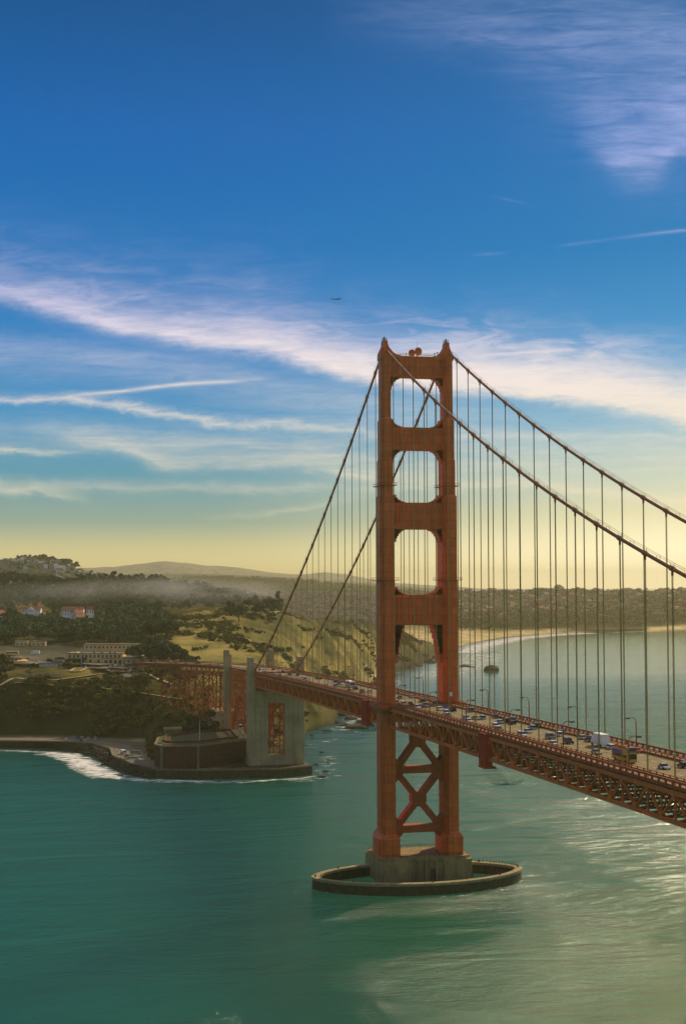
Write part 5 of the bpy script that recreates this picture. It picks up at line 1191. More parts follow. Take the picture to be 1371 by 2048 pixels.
b = MB(); b.box(-9, 9, -5, 5, 0, 4); cd = place('hedge', 125, 1262, 'dark clipped planting on the terrace in front of the plaza office', 'hedge')
bpy.data.objects.remove(cd)
hg = quads_mesh('hedge', leaf_quads(np.array([[x, rng.uniform(-3, 3), rng.uniform(1, 4)] for x in np.linspace(-17, 14, 30)]), np.full(30, 2.6), 60, .5), M_leaf); c = xy(135, 1250); hg.location = (c[0], c[1], ground(*c)); hg.rotation_euler = (0, 0, face); props(hg, 'dark clipped planting on the terrace in front of the plaza office', 'hedge')
hg = quads_mesh('hedge', leaf_quads(np.array([[x, 0, rng.uniform(.5, 2)] for x in np.linspace(-11, 11, 22)]), np.full(22, 2.2), 60, .5), M_leaf); c = xy(72, 1236); hg.location = (c[0], c[1], ground(*c)); hg.rotation_euler = (0, 0, face); props(hg, 'long dark green hedge between the round pavilion and the glass-fronted building', 'hedge')
fpx = xy(163, 1228); b = MB(); b.tube([(0, 0, 0), (0, 0, 17)], [.22, .12], 6); o = b.build('flagpole', M_wht); o.location = (fpx[0], fpx[1], ground(*fpx)); props(o, 'tall white flagpole in front of the toll plaza office', 'flagpole')
b = MB(); b.box(-18, 18, -.3, .3, 0, 3.2); o = b.build('retaining_wall', M_conc); c = xy(80, 1188); o.location = (c[0], c[1], ground(*c)-.6); o.rotation_euler = (0, 0, face); props(o, 'pale retaining wall beside the coastal trail below the plaza', 'wall')

# houses across the bay and on the hazy hill
HM = {}
for nm, c in (('pale', (0.34, 0.28, 0.2)), ('cream', (0.32, 0.24, 0.12)), ('grey', (0.16, 0.14, 0.11)), ('pink', (0.28, 0.18, 0.11))): HM[nm] = mat(nm+' stucco', c, .9, var=.1)
HP = []
for i, (nm, w_, d_, h_, fl) in enumerate((('pale', 11, 11, 9, 0), ('cream', 10, 12, 8, 1), ('grey', 12, 12, 10, 0), ('pink', 9, 12, 8, 1), ('pale', 16, 12, 10, 1), ('cream', 12, 14, 11, 0))):
    b = MB()
    if fl: b.box(-w_/2, w_/2, -d_/2, d_/2, -3, h_); b.cur = 1; b.box(-w_/2-.4, w_/2+.4, -d_/2-.4, d_/2+.4, h_, h_+.6)
    else:
        a, r_ = gable(w_, d_, h_, 3.5); b.add(a.v, a.f); b.box(-w_/2, w_/2, -d_/2, d_/2, -3, 0); b.cur = 1; b.add(r_.v, r_.f)
    b.cur = 2
    for z_ in (1.5, 5): 
        for x in (-w_*.28, 0, w_*.28): b.box(x-.9, x+.9, -d_/2-.1, -d_/2+.1, z_, z_+1.8); b.box(-w_/2-.1, -w_/2+.1, x-.9, x+.9, z_, z_+1.8)
    o = b.build('house', [HM[nm], M_roof if i % 2 else M_redroof, M_glass]); HP.append((o, nm))
n_h = 0; extra = MB(); used_h = set()
for i in range(1500):
    px = rng.uniform(905, 1500); k0 = np.interp(px, KC[:, 0], KC[:, 1])-60; D_ = k0+(4740-k0)*rng.random()
    D_ = round(D_/42)*42+rng.uniform(-3, 3); px = round(px/5.0)*5.0+rng.uniform(-.5, .5)
    o, nm = HP[rng.integers(0, 6)]; c = xy(px, D_); z_ = gz(T2, px, D_)
    if n_h < 285:
        first = o.name not in used_h; used_h.add(o.name)
        q_ = o if first else copy_tree(o, (0, 0, 0)); q_.location = (c[0], c[1], z_+1.5); q_.rotation_euler = (0, 0, rng.choice([0, pi/2])+.15); q_.scale = (rng.uniform(.9, 1.5),)*3; n_h += 1
        props(q_, nm+' hillside house among the trees across the bay, right of the tower', 'house', nm+' houses on the hillside across the bay')
    else:
        w_, h_ = rng.uniform(8, 16), rng.uniform(7, 13); extra.cur = int(rng.integers(0, 4)); extra.box(c[0]-w_/2, c[0]+w_/2, c[1]-w_/2, c[1]+w_/2, z_-3, z_+h_)
for i in range(2600):       # the flat district behind the cliffs, left of the tower
    px = rng.uniform(440, 905); D_ = 3450+(5000-3450)*rng.random()
    px = round(px/4.0)*4; D_ = round(D_/55)*55+rng.uniform(-4, 4); c = xy(px, D_); z_ = gz(T2, max(px, 481), D_) if px > 481 else 40; w_, h_ = rng.uniform(9, 18), rng.uniform(7, 13)
    extra.cur = int(rng.choice([0, 0, 1, 2, 3])); extra.box(c[0]-w_/2, c[0]+w_/2, c[1]-w_/2, c[1]+w_/2, z_-3, z_+h_)
for i in range(420):       # the hazy hill on the left
    a_ = rng.integers(3, 9); b_ = rng.integers(80, HILL.shape[1]-2); p = HILL[a_, b_]+rng.normal(size=3)*np.array((12, 12, 0)); w_ = rng.uniform(8, 15); extra.cur = int(rng.choice([0, 0, 1, 4])); extra.box(p[0]-w_/2, p[0]+w_/2, p[1]-w_/2, p[1]+w_/2, p[2]-5, p[2]+rng.uniform(8, 14))
props(extra.build('city_houses', [HM['pale'], HM['cream'], HM['grey'], HM['pink'], M_wht], fix=False), kind='stuff')
for px, w_, h_, lb in ((1089, 34, 21, 'long flat-roofed block on the skyline across the bay, widest of its row'), (1072, 14, 24, 'narrow block on the skyline across the bay, left of the widest'), (1127, 30, 19, 'second wide block on the skyline across the bay, right of the widest'), (1150, 16, 16, 'small end block of the skyline row across the bay')):
    c = xy(px, 4690); b = MB(); b.box(-w_*.8, w_*.8, -8, 8, -8, h_); o = b.build('apartment_block', HM['grey']); o.location = (c[0], c[1], gz(T2, px, 4690)); o.rotation_euler = (0, 0, face); props(o, lb, 'building')

# ------------------------------------------------------------------ lamps
def lamp(label, group):
    l = empty('street_lamp'); b = MB(); b.tube([(0, 0, 0), (0, 0, 7.4)], [.2, .15], 6)
    b.tube([(0, 0, 7.4), (.25, 0, 8.3), (.9, 0, 8.8), (1.7, 0, 8.85), (2.3, 0, 8.75)], [.15, .13, .12, .1, .1], 6); b.build('pole', M_rail, l)
    b = MB(); b.frus(2.0, 3.4, -.35, .35, 8.45, 2.1, 3.3, -.25, .25, 8.85); b.build('lamp_head', M_dark, l); return remember(l)
L0_ = lamp('', ''); lamps = []; used = False
for s_ in (-1, 1):
    k = -22
    while k <= 21:
        y = k*PAN+5 if s_ > 0 else k*PAN-2
        if abs(y) > 14:
            o = L0_ if not used else copy_tree(L0_, (0, 0, 0)); used = True; o.location = (s_*12.8, y, zroad(y)+.2); o.rotation_euler = (0, 0, 0 if s_ < 0 else pi)
            o['category'] = 'street lamp'; o['group'] = 'lamps along the %s sidewalk' % ('near' if s_ < 0 else 'far'); lamps.append((o, s_, y))
        k += 3

# ------------------------------------------------------------------ vehicles
def car_proto(kind, paint):
    c = empty('car'); L_, W_, H_ = {'sedan': (4.6, 1.8, 1.42), 'suv': (4.8, 1.95, 1.8), 'hatch': (4.1, 1.75, 1.5), 'pickup': (5.6, 2.0, 1.85)}[kind]; h = W_/2
    def body(prof, w0):
        b = MB(); n = len(prof); b.prism(prof, -w0, w0, 'x'); return b
    l = L_/2; bh = H_*.56
    lower = [(-l, .35), (l, .35), (l+.0, .62), (l-.1, bh*.86), (l*.45, bh), (-l*.82, bh), (-l+.02, bh*.88)]
    b = body(lower, h); b.build('body', PAINT[paint], c)
    if kind == 'sedan': top = [(-l*.72, bh), (l*.42, bh), (l*.12, H_), (-l*.42, H_)]
    elif kind == 'pickup': top = [(-l*.05, bh), (l*.5, bh), (l*.28, H_), (-l*.02, H_)]
    else: top = [(-l*.95, bh), (l*.5, bh), (l*.2, H_), (-l*.85, H_)]
    wi = h*.86; b = MB(); n = 4
    b.add([(-h*.95, *top[0]), (-h*.95, *top[1]), (-wi*.88, *top[2]), (-wi*.88, *top[3]), (h*.95, *top[0]), (h*.95, *top[1]), (wi*.88, *top[2]), (wi*.88, *top[3])], [(0, 1, 2, 3), (4, 7, 6, 5), (1, 5, 6, 2), (0, 3, 7, 4), (2, 6, 7, 3)])
    b.build('windows', M_glass, c)
    b = MB(); b.box(-wi*.93, wi*.93, top[3][0]-.18, top[2][0]+.12, H_-.10, H_+.03); b.build('roof', PAINT[paint], c)
    for sx in (-1, 1):
        for sy in (-.62, .62):
            b = MB(); b.tube([(sx*(h-.2), sy*l, .34), (sx*(h+.02), sy*l, .34)], .34, 10); b.build('wheel', M_tyre, c)
    return remember(c)
CP = {}; cars = []
def put_car(kind, paint, x, y, z_, rz, where, lab=None):
    if (kind, paint) not in CP: CP[(kind, paint)] = o = car_proto(kind, paint)
    else: o = copy_tree(CP[(kind, paint)], (0, 0, 0))
    o.location = (x, y, z_); o.rotation_euler = (0, 0, rz); o['category'] = 'car'; cars.append((o, kind, paint, where, lab)); return o
def road_pt(px, y):
    z_ = 72.0
    for _ in range(6): P_ = onZ(px, y, z_+.6); z_ = zroad(P_[1])
    return P_[0], P_[1], z_
A4 = lambda l, ox, oy, s_: [(ox+a/s_, oy+b_/s_, k, c) for a, b_, k, c in l]
RC = A4([(37, 365, 'sedan', 'light blue'), (55, 390, 'hatch', 'white'), (85, 413, 'sedan', 'grey'), (85, 360, 'suv', 'dark red'), (118, 360, 'hatch', 'black'), (180, 353, 'suv', 'black'), (265, 405, 'hatch', 'silver'), (255, 430, 'sedan', 'silver'), (253, 456, 'suv', 'white'), (305, 395, 'suv', 'black'),
      (397, 472, 'suv', 'grey'), (495, 450, 'hatch', 'white'), (533, 437, 'sedan', 'grey'), (470, 515, 'sedan', 'white'), (578, 503, 'suv', 'black'), (668, 488, 'suv', 'black'), (695, 472, 'sedan', 'silver'), (715, 577, 'sedan', 'beige'), (858, 540, 'hatch', 'white'), (1043, 565, 'sedan', 'red'), (1183, 680, 'sedan', 'silver'), (1368, 668, 'hatch', 'black')], 980, 1340, 3.506)
RC += A4([(310, 222, 'sedan', 'green'), (392, 217, 'sedan', 'silver'), (487, 250, 'hatch', 'black'), (290, 260, 'hatch', 'silver'), (368, 275, 'suv', 'white'), (425, 272, 'sedan', 'dark red'), (480, 302, 'suv', 'white'), (548, 287, 'suv', 'silver'), (583, 262, 'sedan', 'grey'), (643, 315, 'hatch', 'white'), (680, 297, 'sedan', 'blue'), (742, 325, 'suv', 'black'),
      (690, 347, 'suv', 'white'), (712, 368, 'sedan', 'grey'), (877, 387, 'hatch', 'light blue'), (885, 410, 'sedan', 'white'), (930, 388, 'sedan', 'beige'), (993, 384, 'hatch', 'silver'), (870, 327, 'suv', 'grey'), (1085, 376, 'sedan', 'black')], 720, 1340, 4.032)
RC += A4([(10, 712, 'sedan', 'white'), (45, 718, 'hatch', 'grey'), (72, 732, 'sedan', 'white'), (122, 710, 'sedan', 'black'), (215, 767, 'sedan', 'white'), (262, 740, 'hatch', 'blue'), (275, 772, 'sedan', 'green'), (330, 772, 'sedan', 'white'), (298, 757, 'sedan', 'black'), (415, 810, 'sedan', 'grey'), (440, 797, 'suv', 'black'), (508, 822, 'suv', 'grey'), (580, 822, 'sedan', 'silver')], 600, 1180, 4.032)
RC += A4([(130, 1772, 'sedan', 'silver'), (150, 1814, 'suv', 'white'), (185, 1832, 'sedan', 'white'), (258, 1808, 'suv', 'grey'), (278, 1845, 'sedan', 'silver'), (365, 1828, 'hatch', 'blue'), (385, 1868, 'sedan', 'grey'), (490, 1866, 'suv', 'black'), (545, 1872, 'hatch', 'black'), (608, 1902, 'sedan', 'white'), (785, 1906, 'sedan', 'black')], 500, 1040, 6.025)
taken = []
for px, y, k, c in RC:
    X_, Y_, Z_ = road_pt(px, y); lane = min((-7.7, -4.6, -1.5, 1.5, 4.6, 7.7), key=lambda l: abs(l-X_))
    while any(abs(a-lane) < 1 and abs(b_-Y_) < 6 for a, b_ in taken): Y_ -= 6.2
    taken.append((lane, Y_)); Z_ = zroad(Y_); put_car(k, c, lane, Y_, Z_, 0 if lane > 0 else pi, ('bridge', lane, Y_))
for px, k, c, sd_ in ((339, 'sedan', 'white', -3), (353, 'sedan', 'grey', -3), (373, 'sedan', 'silver', -4), (396, 'suv', 'grey', -2), (421, 'sedan', 'white', -4), (438, 'sedan', 'silver', -3), (312, 'sedan', 'black', -3)):
    # cars on the viaduct
    best = None
    for i in range(len(CT)-1):
        for t_ in np.linspace(0, 1, 20):
            p = CT[i]*(1-t_)+CT[i+1]*t_; d, r = via_frame(i); p = p+r*sd_; q_ = inv(p[0], p[1])[0]
            if best is None or abs(q_-px) < best[0]: best = (abs(q_-px), p, d)
    put_car(k, c, best[1][0], best[1][1], best[1][2]+.02, atan2(-best[1][0]*0-best[2][0], best[2][1]), ('viaduct', 0, px))
for px, y_, k, c in ((466, 352, 'sedan', 'white'), (474, 372, 'sedan', 'grey'), (480, 390, 'hatch', 'light blue'), (487, 408, 'suv', 'white'), (492, 425, 'sedan', 'white')):
    put_car(k, c, -5, y_, zr2(y_)+.02, pi, ('arch', 0, y_))
for i, (px, y, k, c) in enumerate([(148, 1476.5, 'sedan', 'silver'), (157, 1477, 'suv', 'grey'), (164, 1476.5, 'hatch', 'white'), (177, 1477.5, 'sedan', 'white'), (191, 1478, 'suv', 'white'), (132, 1480.5, 'hatch', 'white'), (149, 1482, 'hatch', 'silver'), (162, 1482, 'sedan', 'black'), (170, 1482.5, 'hatch', 'white')]):
    p = onZ(px, y, 6.2); put_car(k, c, p[0], p[1], 5.95, face, ('promenade', i, px))
for px, y, k, c, r_, lb in [(254, 1513, 'hatch', 'black', 1.2, 'black hatchback in the car park left of the fort, beside the white pickup'), (264, 1514, 'pickup', 'white', 1.3, 'white pickup truck in the car park left of the fort'), (275, 1520.5, 'sedan', 'silver', 1.3, 'silver sedan nearest the seawall in the car park left of the fort'), (301, 1500, 'suv', 'black', 1.0, 'dark off-roader parked against the left end of the brick fort')]:
    p = onZ(px, y, 6.2); put_car(k, c, p[0], p[1], 5.95, face+r_, ('x', 0, 0), lb)
for i, (px, D_, k, c) in enumerate([(56, 1290, 'sedan', 'black'), (73, 1275, 'sedan', 'white'), (89, 1270, 'sedan', 'silver'), (172, 1228, 'sedan', 'light blue'), (187, 1232, 'sedan', 'white'), (193, 1236, 'sedan', 'red'), (207, 1235, 'hatch', 'grey'), (214, 1230, 'suv', 'blue'), (226, 1232, 'suv', 'black'), (234, 1226, 'sedan', 'silver'), (120, 1300, 'hatch', 'white'), (145, 1225, 'hatch', 'red'), (140, 1232, 'sedan', 'white'), (253, 1224, 'sedan', 'grey'), (246, 1230, 'sedan', 'white')]):
    c_ = xy(px, D_); put_car(k, c, c_[0], c_[1], ground(*c_)+.35, face+pi/2*(i % 3), ('plaza', i, px))
for px, D_, k, c in ((484, 2010, 'suv', 'white'), (489, 2012, 'sedan', 'white'), (494, 2015, 'sedan', 'silver')): pass
# box truck
def set_on(o, px, y, lane, rz): X_, Y_, Z_ = road_pt(px, y); o.location = (lane, Y_, zroad(Y_)+.01); o.rotation_euler = (0, 0, rz)
tk = empty('box_truck', label='white box truck driving by the far railing, right of the tower', cat='truck')
b = MB(); b.box(-1.25, 1.25, -4.6, 2.0, 1.0, 3.9); b.build('cargo_box', M_wht, tk); b = MB(); b.prism([(2.1, .6), (4.0, .6), (4.1, 1.5), (3.7, 1.7), (3.3, 2.6), (2.1, 2.6)], -1.1, 1.1, 'x'); b.box(-1, 1, -4.4, 2.1, .6, .95); b.build('cab', M_wht, tk)
b = MB(); b.beam((0, 3.75, 1.75), (0, 3.38, 2.5), 1.9, .12); b.build('windscreen', M_glass, tk)
for sx in (-1, 1):
    for yy in (-3.2, -2.2, 3.0): b = MB(); b.tube([(sx*.85, yy, .5), (sx*1.18, yy, .5)], .5, 10); b.build('wheel', M_tyre, tk)
set_on(tk, 1222, 1488, 4.6, 0)
# open-top double decker
bs = empty('tour_bus', label='yellow and blue open-top double-decker tour bus with passengers on its upper deck', cat='bus')
b = MB(); b.box(-1.25, 1.25, -5.6, 5.6, .4, 2.9); b.box(-1.25, -1.15, -5.6, 4.4, 2.9, 3.5); b.box(1.15, 1.25, -5.6, 4.4, 2.9, 3.5); b.box(-1.25, 1.25, -5.6, -5.5, 2.9, 3.6); b.build('body', M_yel, bs)
b = MB(); b.prism([(3.6, 2.9), (5.62, 2.9), (5.62, 3.4), (5.1, 4.3), (3.6, 4.3)], -1.22, 1.22, 'x'); b.build('front_canopy', PAINT['olive'], bs)
b = MB(); b.box(-1.28, 1.28, -5.0, 1.0, 2.2, 3.3); b.build('side_panel', PAINT['blue'], bs)
b = MB(); b.box(-1.30, 1.30, -4.6, 4.4, 1.4, 2.15); b.box(-1.1, 1.1, 5.55, 5.68, 1.2, 2.6); b.beam((0, 5.66, 3.35), (0, 5.2, 4.15), 2.1, .1); b.build('windows', M_glass, bs)
for sx in (-1, 1):
    for yy in (-3.4, 3.6): b = MB(); b.tube([(sx*.9, yy, .5), (sx*1.27, yy, .5)], .52, 10); b.build('wheel', M_tyre, bs)
b = MB()
for yy in np.arange(-5, 3.2, .9):
    for sx in (-.75, .75): b.box(sx-.4, sx+.4, yy, yy+.12, 2.9, 3.6)
b.build('seat', M_red, bs, fix=True)
set_on(bs, 1242, 1520, -4.6, pi); bs.location.y += 1
cb_ = empty('coach', label='white coach with orange side driving toward the tower from the pylons', cat='bus')
b = MB(); b.box(-1.25, 1.25, -6, 6, .5, 3.3); b.build('body', M_wht, cb_); b = MB(); b.box(-1.28, 1.28, -5.5, 5.2, 1.7, 2.7); b.box(-1.1, 1.1, -6.06, -5.95, 1.3, 2.8); b.build('windows', M_glass, cb_); b = MB(); b.box(-1.3, 1.3, -5.5, 5.9, .8, 1.3); b.build('side_stripe', M_yel, cb_)
for sx in (-1, 1):
    for yy in (-3.8, 3.8): b = MB(); b.tube([(sx*.9, yy, .5), (sx*1.27, yy, .5)], .52, 10); b.build('wheel', M_tyre, cb_)
set_on(cb_, 716, 1372, 1.5, 0)
vn = empty('van', label='white and red van parked by the corner of the seawall', cat='van'); b = MB(); b.box(-1.1, 1.1, -3, 3, .5, 2.9); b.build('body', M_wht, vn); b = MB(); b.box(-1.14, 1.14, -2.0, 1.5, .8, 1.6); b.build('stripe', M_red, vn); b = MB(); b.box(-.95, .95, -3.06, -2.95, 1.6, 2.5); b.build('windscreen', M_glass, vn)
for sx in (-1, 1):
    for yy in (-2, 2): b = MB(); b.tube([(sx*.8, yy, .4), (sx*1.12, yy, .4)], .4, 10); b.build('wheel', M_tyre, vn)
p = onZ(246.5, 1507.5, 6.3); vn.location = (p[0], p[1], 5.95); vn.rotation_euler = (0, 0, face+.5)
rv = empty('camper_van', label='olive camper van parked behind the white pickup by the fort', cat='van'); b = MB(); b.box(-1.15, 1.15, -3.6, 3.6, .5, 2.5); b.build('body', PAINT['olive'], rv); b = MB(); b.box(-1.18, 1.18, -3, 3, 1.5, 2.1); b.build('windows', M_glass, rv); p = onZ(271, 1508, 6.3); rv.location = (p[0], p[1], 5.95); rv.rotation_euler = (0, 0, face+pi/2)
for sx in (-1, 1):
    for yy in (-2.3, 2.3): b = MB(); b.tube([(sx*.8, yy, .4), (sx*1.17, yy, .4)], .4, 10); b.build('wheel', M_tyre, rv)
sb = empty('school_bus', label='long yellow bus parked at the left of the toll plaza', cat='bus'); b = MB(); b.box(-1.25, 1.25, -6, 6, .6, 3.0); b.build('body', M_yel, sb); b = MB(); b.box(-1.2, 1.2, -5.9, 5.9, 3.0, 3.2); b.build('roof', M_wht, sb); b = MB(); b.box(-1.28, 1.28, -5.4, 5.4, 1.8, 2.5); b.build('windows', M_glass, sb); c = xy(25, 1330); sb.location = (c[0], c[1], ground(*c)+.3); sb.rotation_euler = (0, 0, face+pi/2)
wt = empty('delivery_truck', label='white truck parked near the woods, right of the yellow bus', cat='truck'); b = MB(); b.box(-1.2, 1.2, -4, 2, .9, 3.6); b.build('cargo_box', M_wht, wt); b = MB(); b.box(-1.1, 1.1, 2.1, 3.8, .6, 2.5); b.build('cab', M_wht, wt); c = xy(71, 1335); wt.location = (c[0], c[1], ground(*c)+.3); wt.rotation_euler = (0, 0, face+pi/2)

# car and lamp labels: colour and kind first, then lane and neighbours
KN = {'sedan': 'sedan', 'suv': 'off-roader', 'hatch': 'hatchback', 'pickup': 'pickup truck'}
LN = {-7.7: 'lane by near railing', -4.6: 'second lane from near railing', -1.5: 'near middle lane', 1.5: 'far middle lane', 4.6: 'second lane from far railing', 7.7: 'lane by far railing'}
def seg(y):
    if y > 200: return 'near the pylons'
    if y > 95: return 'halfway from pylon to tower'
    if y > 12: return 'just beyond the tower'
    if y > -45: return 'beside the tower'
    if y > -125: return 'before the red enclosure'
    if y > -190: return 'just past the red enclosure'
    if y > -240: return 'behind the box truck'
    return 'at the right edge of the picture'
groups_ = {}
for o, k, c, wh, lb in cars:
    if lb: o['label'] = lb; continue
    if wh[0] == 'bridge': base = '%s %s in %s, %s' % (c, KN[k], LN[wh[1]], seg(wh[2])); key = -wh[2]
    elif wh[0] == 'viaduct': base = '%s %s driving along the curved viaduct' % (c, KN[k]); key = wh[2]
    elif wh[0] == 'arch': base = '%s %s on the roadway between the two pylons' % (c, KN[k]); key = -wh[2]
    elif wh[0] == 'promenade': base = '%s %s parked on the shore road left of the fort' % (c, KN[k]); key = wh[2]
    else: base = '%s %s parked at the toll plaza' % (c, KN[k]); key = wh[2]
    o['group'] = {'bridge': 'cars on the bridge', 'viaduct': 'cars on the viaduct', 'arch': 'cars between the pylons', 'promenade': 'cars parked on the shore road', 'plaza': 'cars parked at the toll plaza'}[wh[0]]
    groups_.setdefault(base, []).append((key, o))
for base, l in groups_.items():
    l.sort(key=lambda t: t[0])
    for i, (_, o) in enumerate(l):
        if len(l) == 1: o['label'] = base
        elif len(l) == 2: o['label'] = base+(', left one', ', right one')[i]
        else: o['label'] = base+(', leftmost', ', centre one', ', rightmost')[min(i, 2)]
OR = ['first', 'second', 'third', 'fourth', 'fifth', 'sixth', 'seventh', 'eighth', 'ninth', 'tenth', 'eleventh', 'twelfth']
for s_ in (-1, 1):
    for sg, nm in ((1, 'beyond the tower toward the pylons'), (-1, 'right of the tower')):
        l = sorted([t for t in lamps if t[1] == s_ and t[2]*sg > 0], key=lambda t: abs(t[2]))
        for i, t in enumerate(l): t[0]['label'] = 'curved lamp on the %s sidewalk, %s one %s' % ('near' if s_ < 0 else 'far', OR[i], nm)

# ------------------------------------------------------------------ painters' enclosures and safety net
def enclosure(y0, y1, zb, label):
    e = empty('paint_enclosure', (-HX, (y0+y1)/2, 0), 0, label, 'tarpaulin'); h = (y1-y0)/2; yc = (y0+y1)/2
    b = MB(); zt = zroad(yc)-.1; b.box(-1.9, .7, -h, h, zb, zt-.3)
    for q in np.linspace(-h, h, 5): b.box(-2.05, -1.9, q-.1, q+.1, zb, zt-.3)
    b.build('tarpaulin', M_red, e); b = MB(); b.box(-2.2, .9, -h-.2, h+.2, zt-.3, zt); b.box(-2.2, 2.2, -h-.2, h+.2, zb-.4, zb); b.build('platform', M_red, e)
    n = 12; P_ = np.zeros((n, 8, 3))
    for i in range(n):
        t_ = i/(n-1); zz = zb-.6-4.2*sin(pi*t_)
        for j in range(8): P_[i, j] = (-2+j*4, -h-22*t_+h, zz+abs(j-3.5)*.25)
    return e
enclosure(-137.5, -131.5, 62.6, 'bright red tarpaulin enclosure hung on the truss right of the tower')
enclosure(27, 35, 60.6, 'bright red tarpaulin enclosure hung on the truss left of the tower')
for yc, nm in ((-138, 'right of the tower, below the red enclosure'), (26, 'left of the tower, below the red enclosure')):
    b = MB(); pts_ = []
    for i in range(13): t_ = i/12; pts_.append((yc-(24 if yc < 0 else 10)*t_, 61.8-3.0*sin(pi*min(1, t_*1.0))**.8))
    for x in np.linspace(-16.5, -11, 5): b.tube([(x, a, z_) for a, z_ in pts_], .07, 4)
    for a, z_ in pts_[::1]: b.tube([(-16.5, a, z_), (-11, a, z_)], .06, 4)
    props(b.build('safety_net', M_green), 'sagging green safety net slung under the truss, '+nm, 'net')
b = MB(); b.box(-.7, .7, -.12, .12, 0, 1.7); o = b.build('sign_board', M_wht); o.location = (12.2, -8.5, zroad(0)+3.6); props(o, 'small square white sign fixed to the far tower leg above the road', 'sign')

# ------------------------------------------------------------------ people and aircraft
def person(loc, rz, cloth, label, h=1.75):
    s_ = h/1.75; V_ = [(0, 0, .95), (0, 0, 1.15), (0, 0, 1.40), (0, .01, 1.50), (0, .02, 1.64), (-.1, 0, .90), (-.11, .02, .48), (-.12, -.02, .06), (-.12, .12, .03), (.1, 0, .90), (.12, -.02, .48), (.12, -.06, .06), (.12, .08, .03), (-.19, 0, 1.40), (-.25, -.02, 1.12), (-.24, .08, .88), (.19, 0, 1.40), (.25, -.02, 1.12), (.24, .1, .9)]
    E_ = [(0, 1), (1, 2), (2, 3), (3, 4), (0, 5), (5, 6), (6, 7), (7, 8), (0, 9), (9, 10), (10, 11), (11, 12), (2, 13), (13, 14), (14, 15), (2, 16), (16, 17), (17, 18)]
    R_ = [.15, .15, .15, .06, .11, .1, .07, .05, .045, .1, .07, .05, .045, .07, .05, .04, .07, .05, .04]
    me = bpy.data.meshes.new('person'); me.from_pydata([tuple(np.array(v_)*s_) for v_ in V_], E_, []); o = link_mesh('person', me, cloth); o.modifiers.new('skin', 'SKIN'); o.modifiers.new('sub', 'SUBSURF').levels = 1
    for sv, r_ in zip(me.skin_vertices[0].data, R_): sv.radius = (r_*s_, r_*s_)
    me.skin_vertices[0].data[0].use_root = True; o.location = loc; o.rotation_euler = (0, 0, rz)
    dg = bpy.context.evaluated_depsgraph_get(); me2 = bpy.data.meshes.new_from_object(o.evaluated_get(dg)); bpy.data.objects.remove(o)
    o = link_mesh('person', me2, None); me2.materials.clear(); me2.materials.append(cloth); me2.materials.append(M_skin)
    me2.polygons.foreach_set('material_index', [1 if sum(me2.vertices[i].co.z for i in p.vertices)/len(p.vertices) > 1.5*s_ else 0 for p in me2.polygons]); o.location = loc; o.rotation_euler = (0, 0, rz)
    return props(o, label, 'person')
person((-11.0, -1.2, 220.6), 2.0, M_cloth, 'dark-clad worker on the left shoulder of the tower top', 1.85)
person((-4.4, -1.4, 219.3), 1.0, M_cloth, 'dark-clad person standing at the tower top rail left of the dishes', 1.85)
person((8.2, -1.4, 219.6), 3.0, M_cloth, 'dark-clad person at the tower top, left one of the two right of the dishes', 1.85)
person((9.4, -1.4, 220.0), 2.5, M_cloth, 'dark-clad person at the tower top, right one of the two right of the dishes', 1.85)
for i, (px, y) in enumerate([(229, 1500), (234, 1505), (241, 1518)]):
    p = onZ(px, y, 6.0); person((p[0], p[1], 5.95), i*2.0, M_cloth, ('dark-clad walker at the bend of the shore promenade', 'dark-clad walker beside the white and red van', 'dark-clad walker on the promenade below the van')[i])
pl = atD(671, 598, 5200); ac = empty('airplane', tuple(pl), 0, 'tiny dark airliner flying in the open sky left of the tower top', 'airplane')
b = MB(); b.tube([(-18, 0, 0), (-15, 0, 0), (12, 0, 0), (18, 0, 1.0)], [.6, 2.2, 2.2, .4], 10); b.build('fuselage', PAINT['grey'], ac)
b = MB(); b.add([(-4, 0, -.5), (4, 0, -.5), (8, 17, .8), (5.5, 17, .8), (-4, 0, -.9), (4, 0, -.9), (8, 17, .6), (5.5, 17, .6)], [(0, 1, 2, 3), (4, 7, 6, 5), (0, 4, 5, 1), (1, 5, 6, 2), (2, 6, 7, 3), (3, 7, 4, 0)]); b.build('wing', PAINT['grey'], ac)
b = MB(); b.add([(-4, 0, -.5), (4, 0, -.5), (8, -17, .8), (5.5, -17, .8), (-4, 0, -.9), (4, 0, -.9), (8, -17, .6), (5.5, -17, .6)], [(0, 1, 2, 3), (4, 7, 6, 5), (0, 4, 5, 1), (1, 5, 6, 2), (2, 6, 7, 3), (3, 7, 4, 0)]); b.build('wing', PAINT['grey'], ac)
b = MB(); b.prism([(12, 1.5), (17, 1.5), (18.5, 6.5), (16.5, 6.5)], -.2, .2, 'y'); b.build('tail_fin', PAINT['grey'], ac)

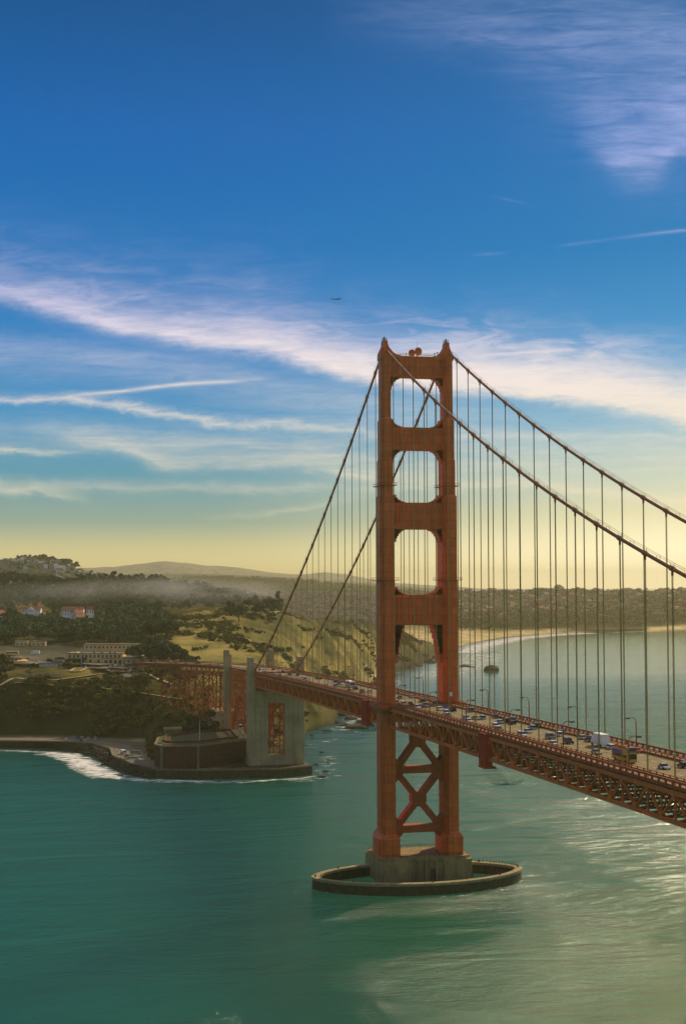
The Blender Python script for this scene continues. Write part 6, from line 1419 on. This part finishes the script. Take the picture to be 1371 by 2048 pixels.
# ------------------------------------------------------------------ drifting fog over the woods
def fogbank(px0, px1, y0, y1, D_, depth, dens, seed):
    a, b_ = xy(px0, D_), xy(px1, D_); w = np.linalg.norm(b_-a)/2; c = (a+b_)/2; z0, z1 = zof((px0+px1)/2, y1, D_), zof((px0+px1)/2, y0, D_)
    m = bmesh.new(); bmesh.ops.create_icosphere(m, subdivisions=3, radius=1.0); me = bpy.data.meshes.new('fog'); m.to_mesh(me); m.free()
    fm = bpy.data.materials.new('fog'); fm.use_nodes = True; fm.node_tree.nodes.clear(); q = NG(fm.node_tree)
    tc_ = q.n('ShaderNodeTexCoord').outputs['Object']; geo = q.n('ShaderNodeNewGeometry').outputs['Position']
    fall = q.ramp(q.vm('LENGTH', tc_), [(0.0, 1.0), (0.55, .6), (1.0, 0.0)])
    mp = q.n('ShaderNodeMapping'); q.put(mp.inputs['Vector'], geo); mp.inputs['Rotation'].default_value = (0, radians(-14), YAW); mp.inputs['Scale'].default_value = (.55, .6, 1.6); mp.inputs['Location'].default_value = (seed*13, 0, 0)
    n = q.ramp(q.noise(mp.outputs[0], 0.011, 4, 0.6, 0.8), [(0.42, 0.0), (0.72, 1.0)])
    v_ = q.n('ShaderNodeVolumePrincipled'); v_.inputs['Color'].default_value = (1.0, .95, .85, 1); q.put(v_.inputs['Density'], q.m('MULTIPLY', q.m('MULTIPLY', fall, n), dens)); v_.inputs['Anisotropy'].default_value = .6
    om_ = q.n('ShaderNodeOutputMaterial'); fm.node_tree.links.new(v_.outputs[0], om_.inputs['Volume'])
    o = link_mesh('fog', me, fm); o.location = (c[0], c[1], (z0+z1)/2); o.rotation_euler = (0, 0, face); o.scale = (w, depth, (z1-z0)/2); props(o, kind='stuff')
fogbank(60, 600, 1150, 1218, 1900, 260, .0085, 1)
fogbank(-60, 200, 1160, 1225, 1850, 200, .003, 3)

# ------------------------------------------------------------------ air
hz = MB()
hz.box(-16000, 16000, -1500, 19800, -60, 272)
hb = hz.build('haze', None); props(hb, kind='stuff')
hm = bpy.data.materials.new('thin sea haze'); hm.use_nodes = True; hm.node_tree.nodes.clear(); q = NG(hm.node_tree)
pv = q.n('ShaderNodeVolumePrincipled'); pv.inputs['Color'].default_value = (0.88, 0.81, 0.48, 1); pv.inputs['Density'].default_value = 5.6e-5; pv.inputs['Anisotropy'].default_value = 0.45
om = q.n('ShaderNodeOutputMaterial'); hm.node_tree.links.new(pv.outputs[0], om.inputs['Volume'])
hb.data.materials.clear(); hb.data.materials.append(hm)
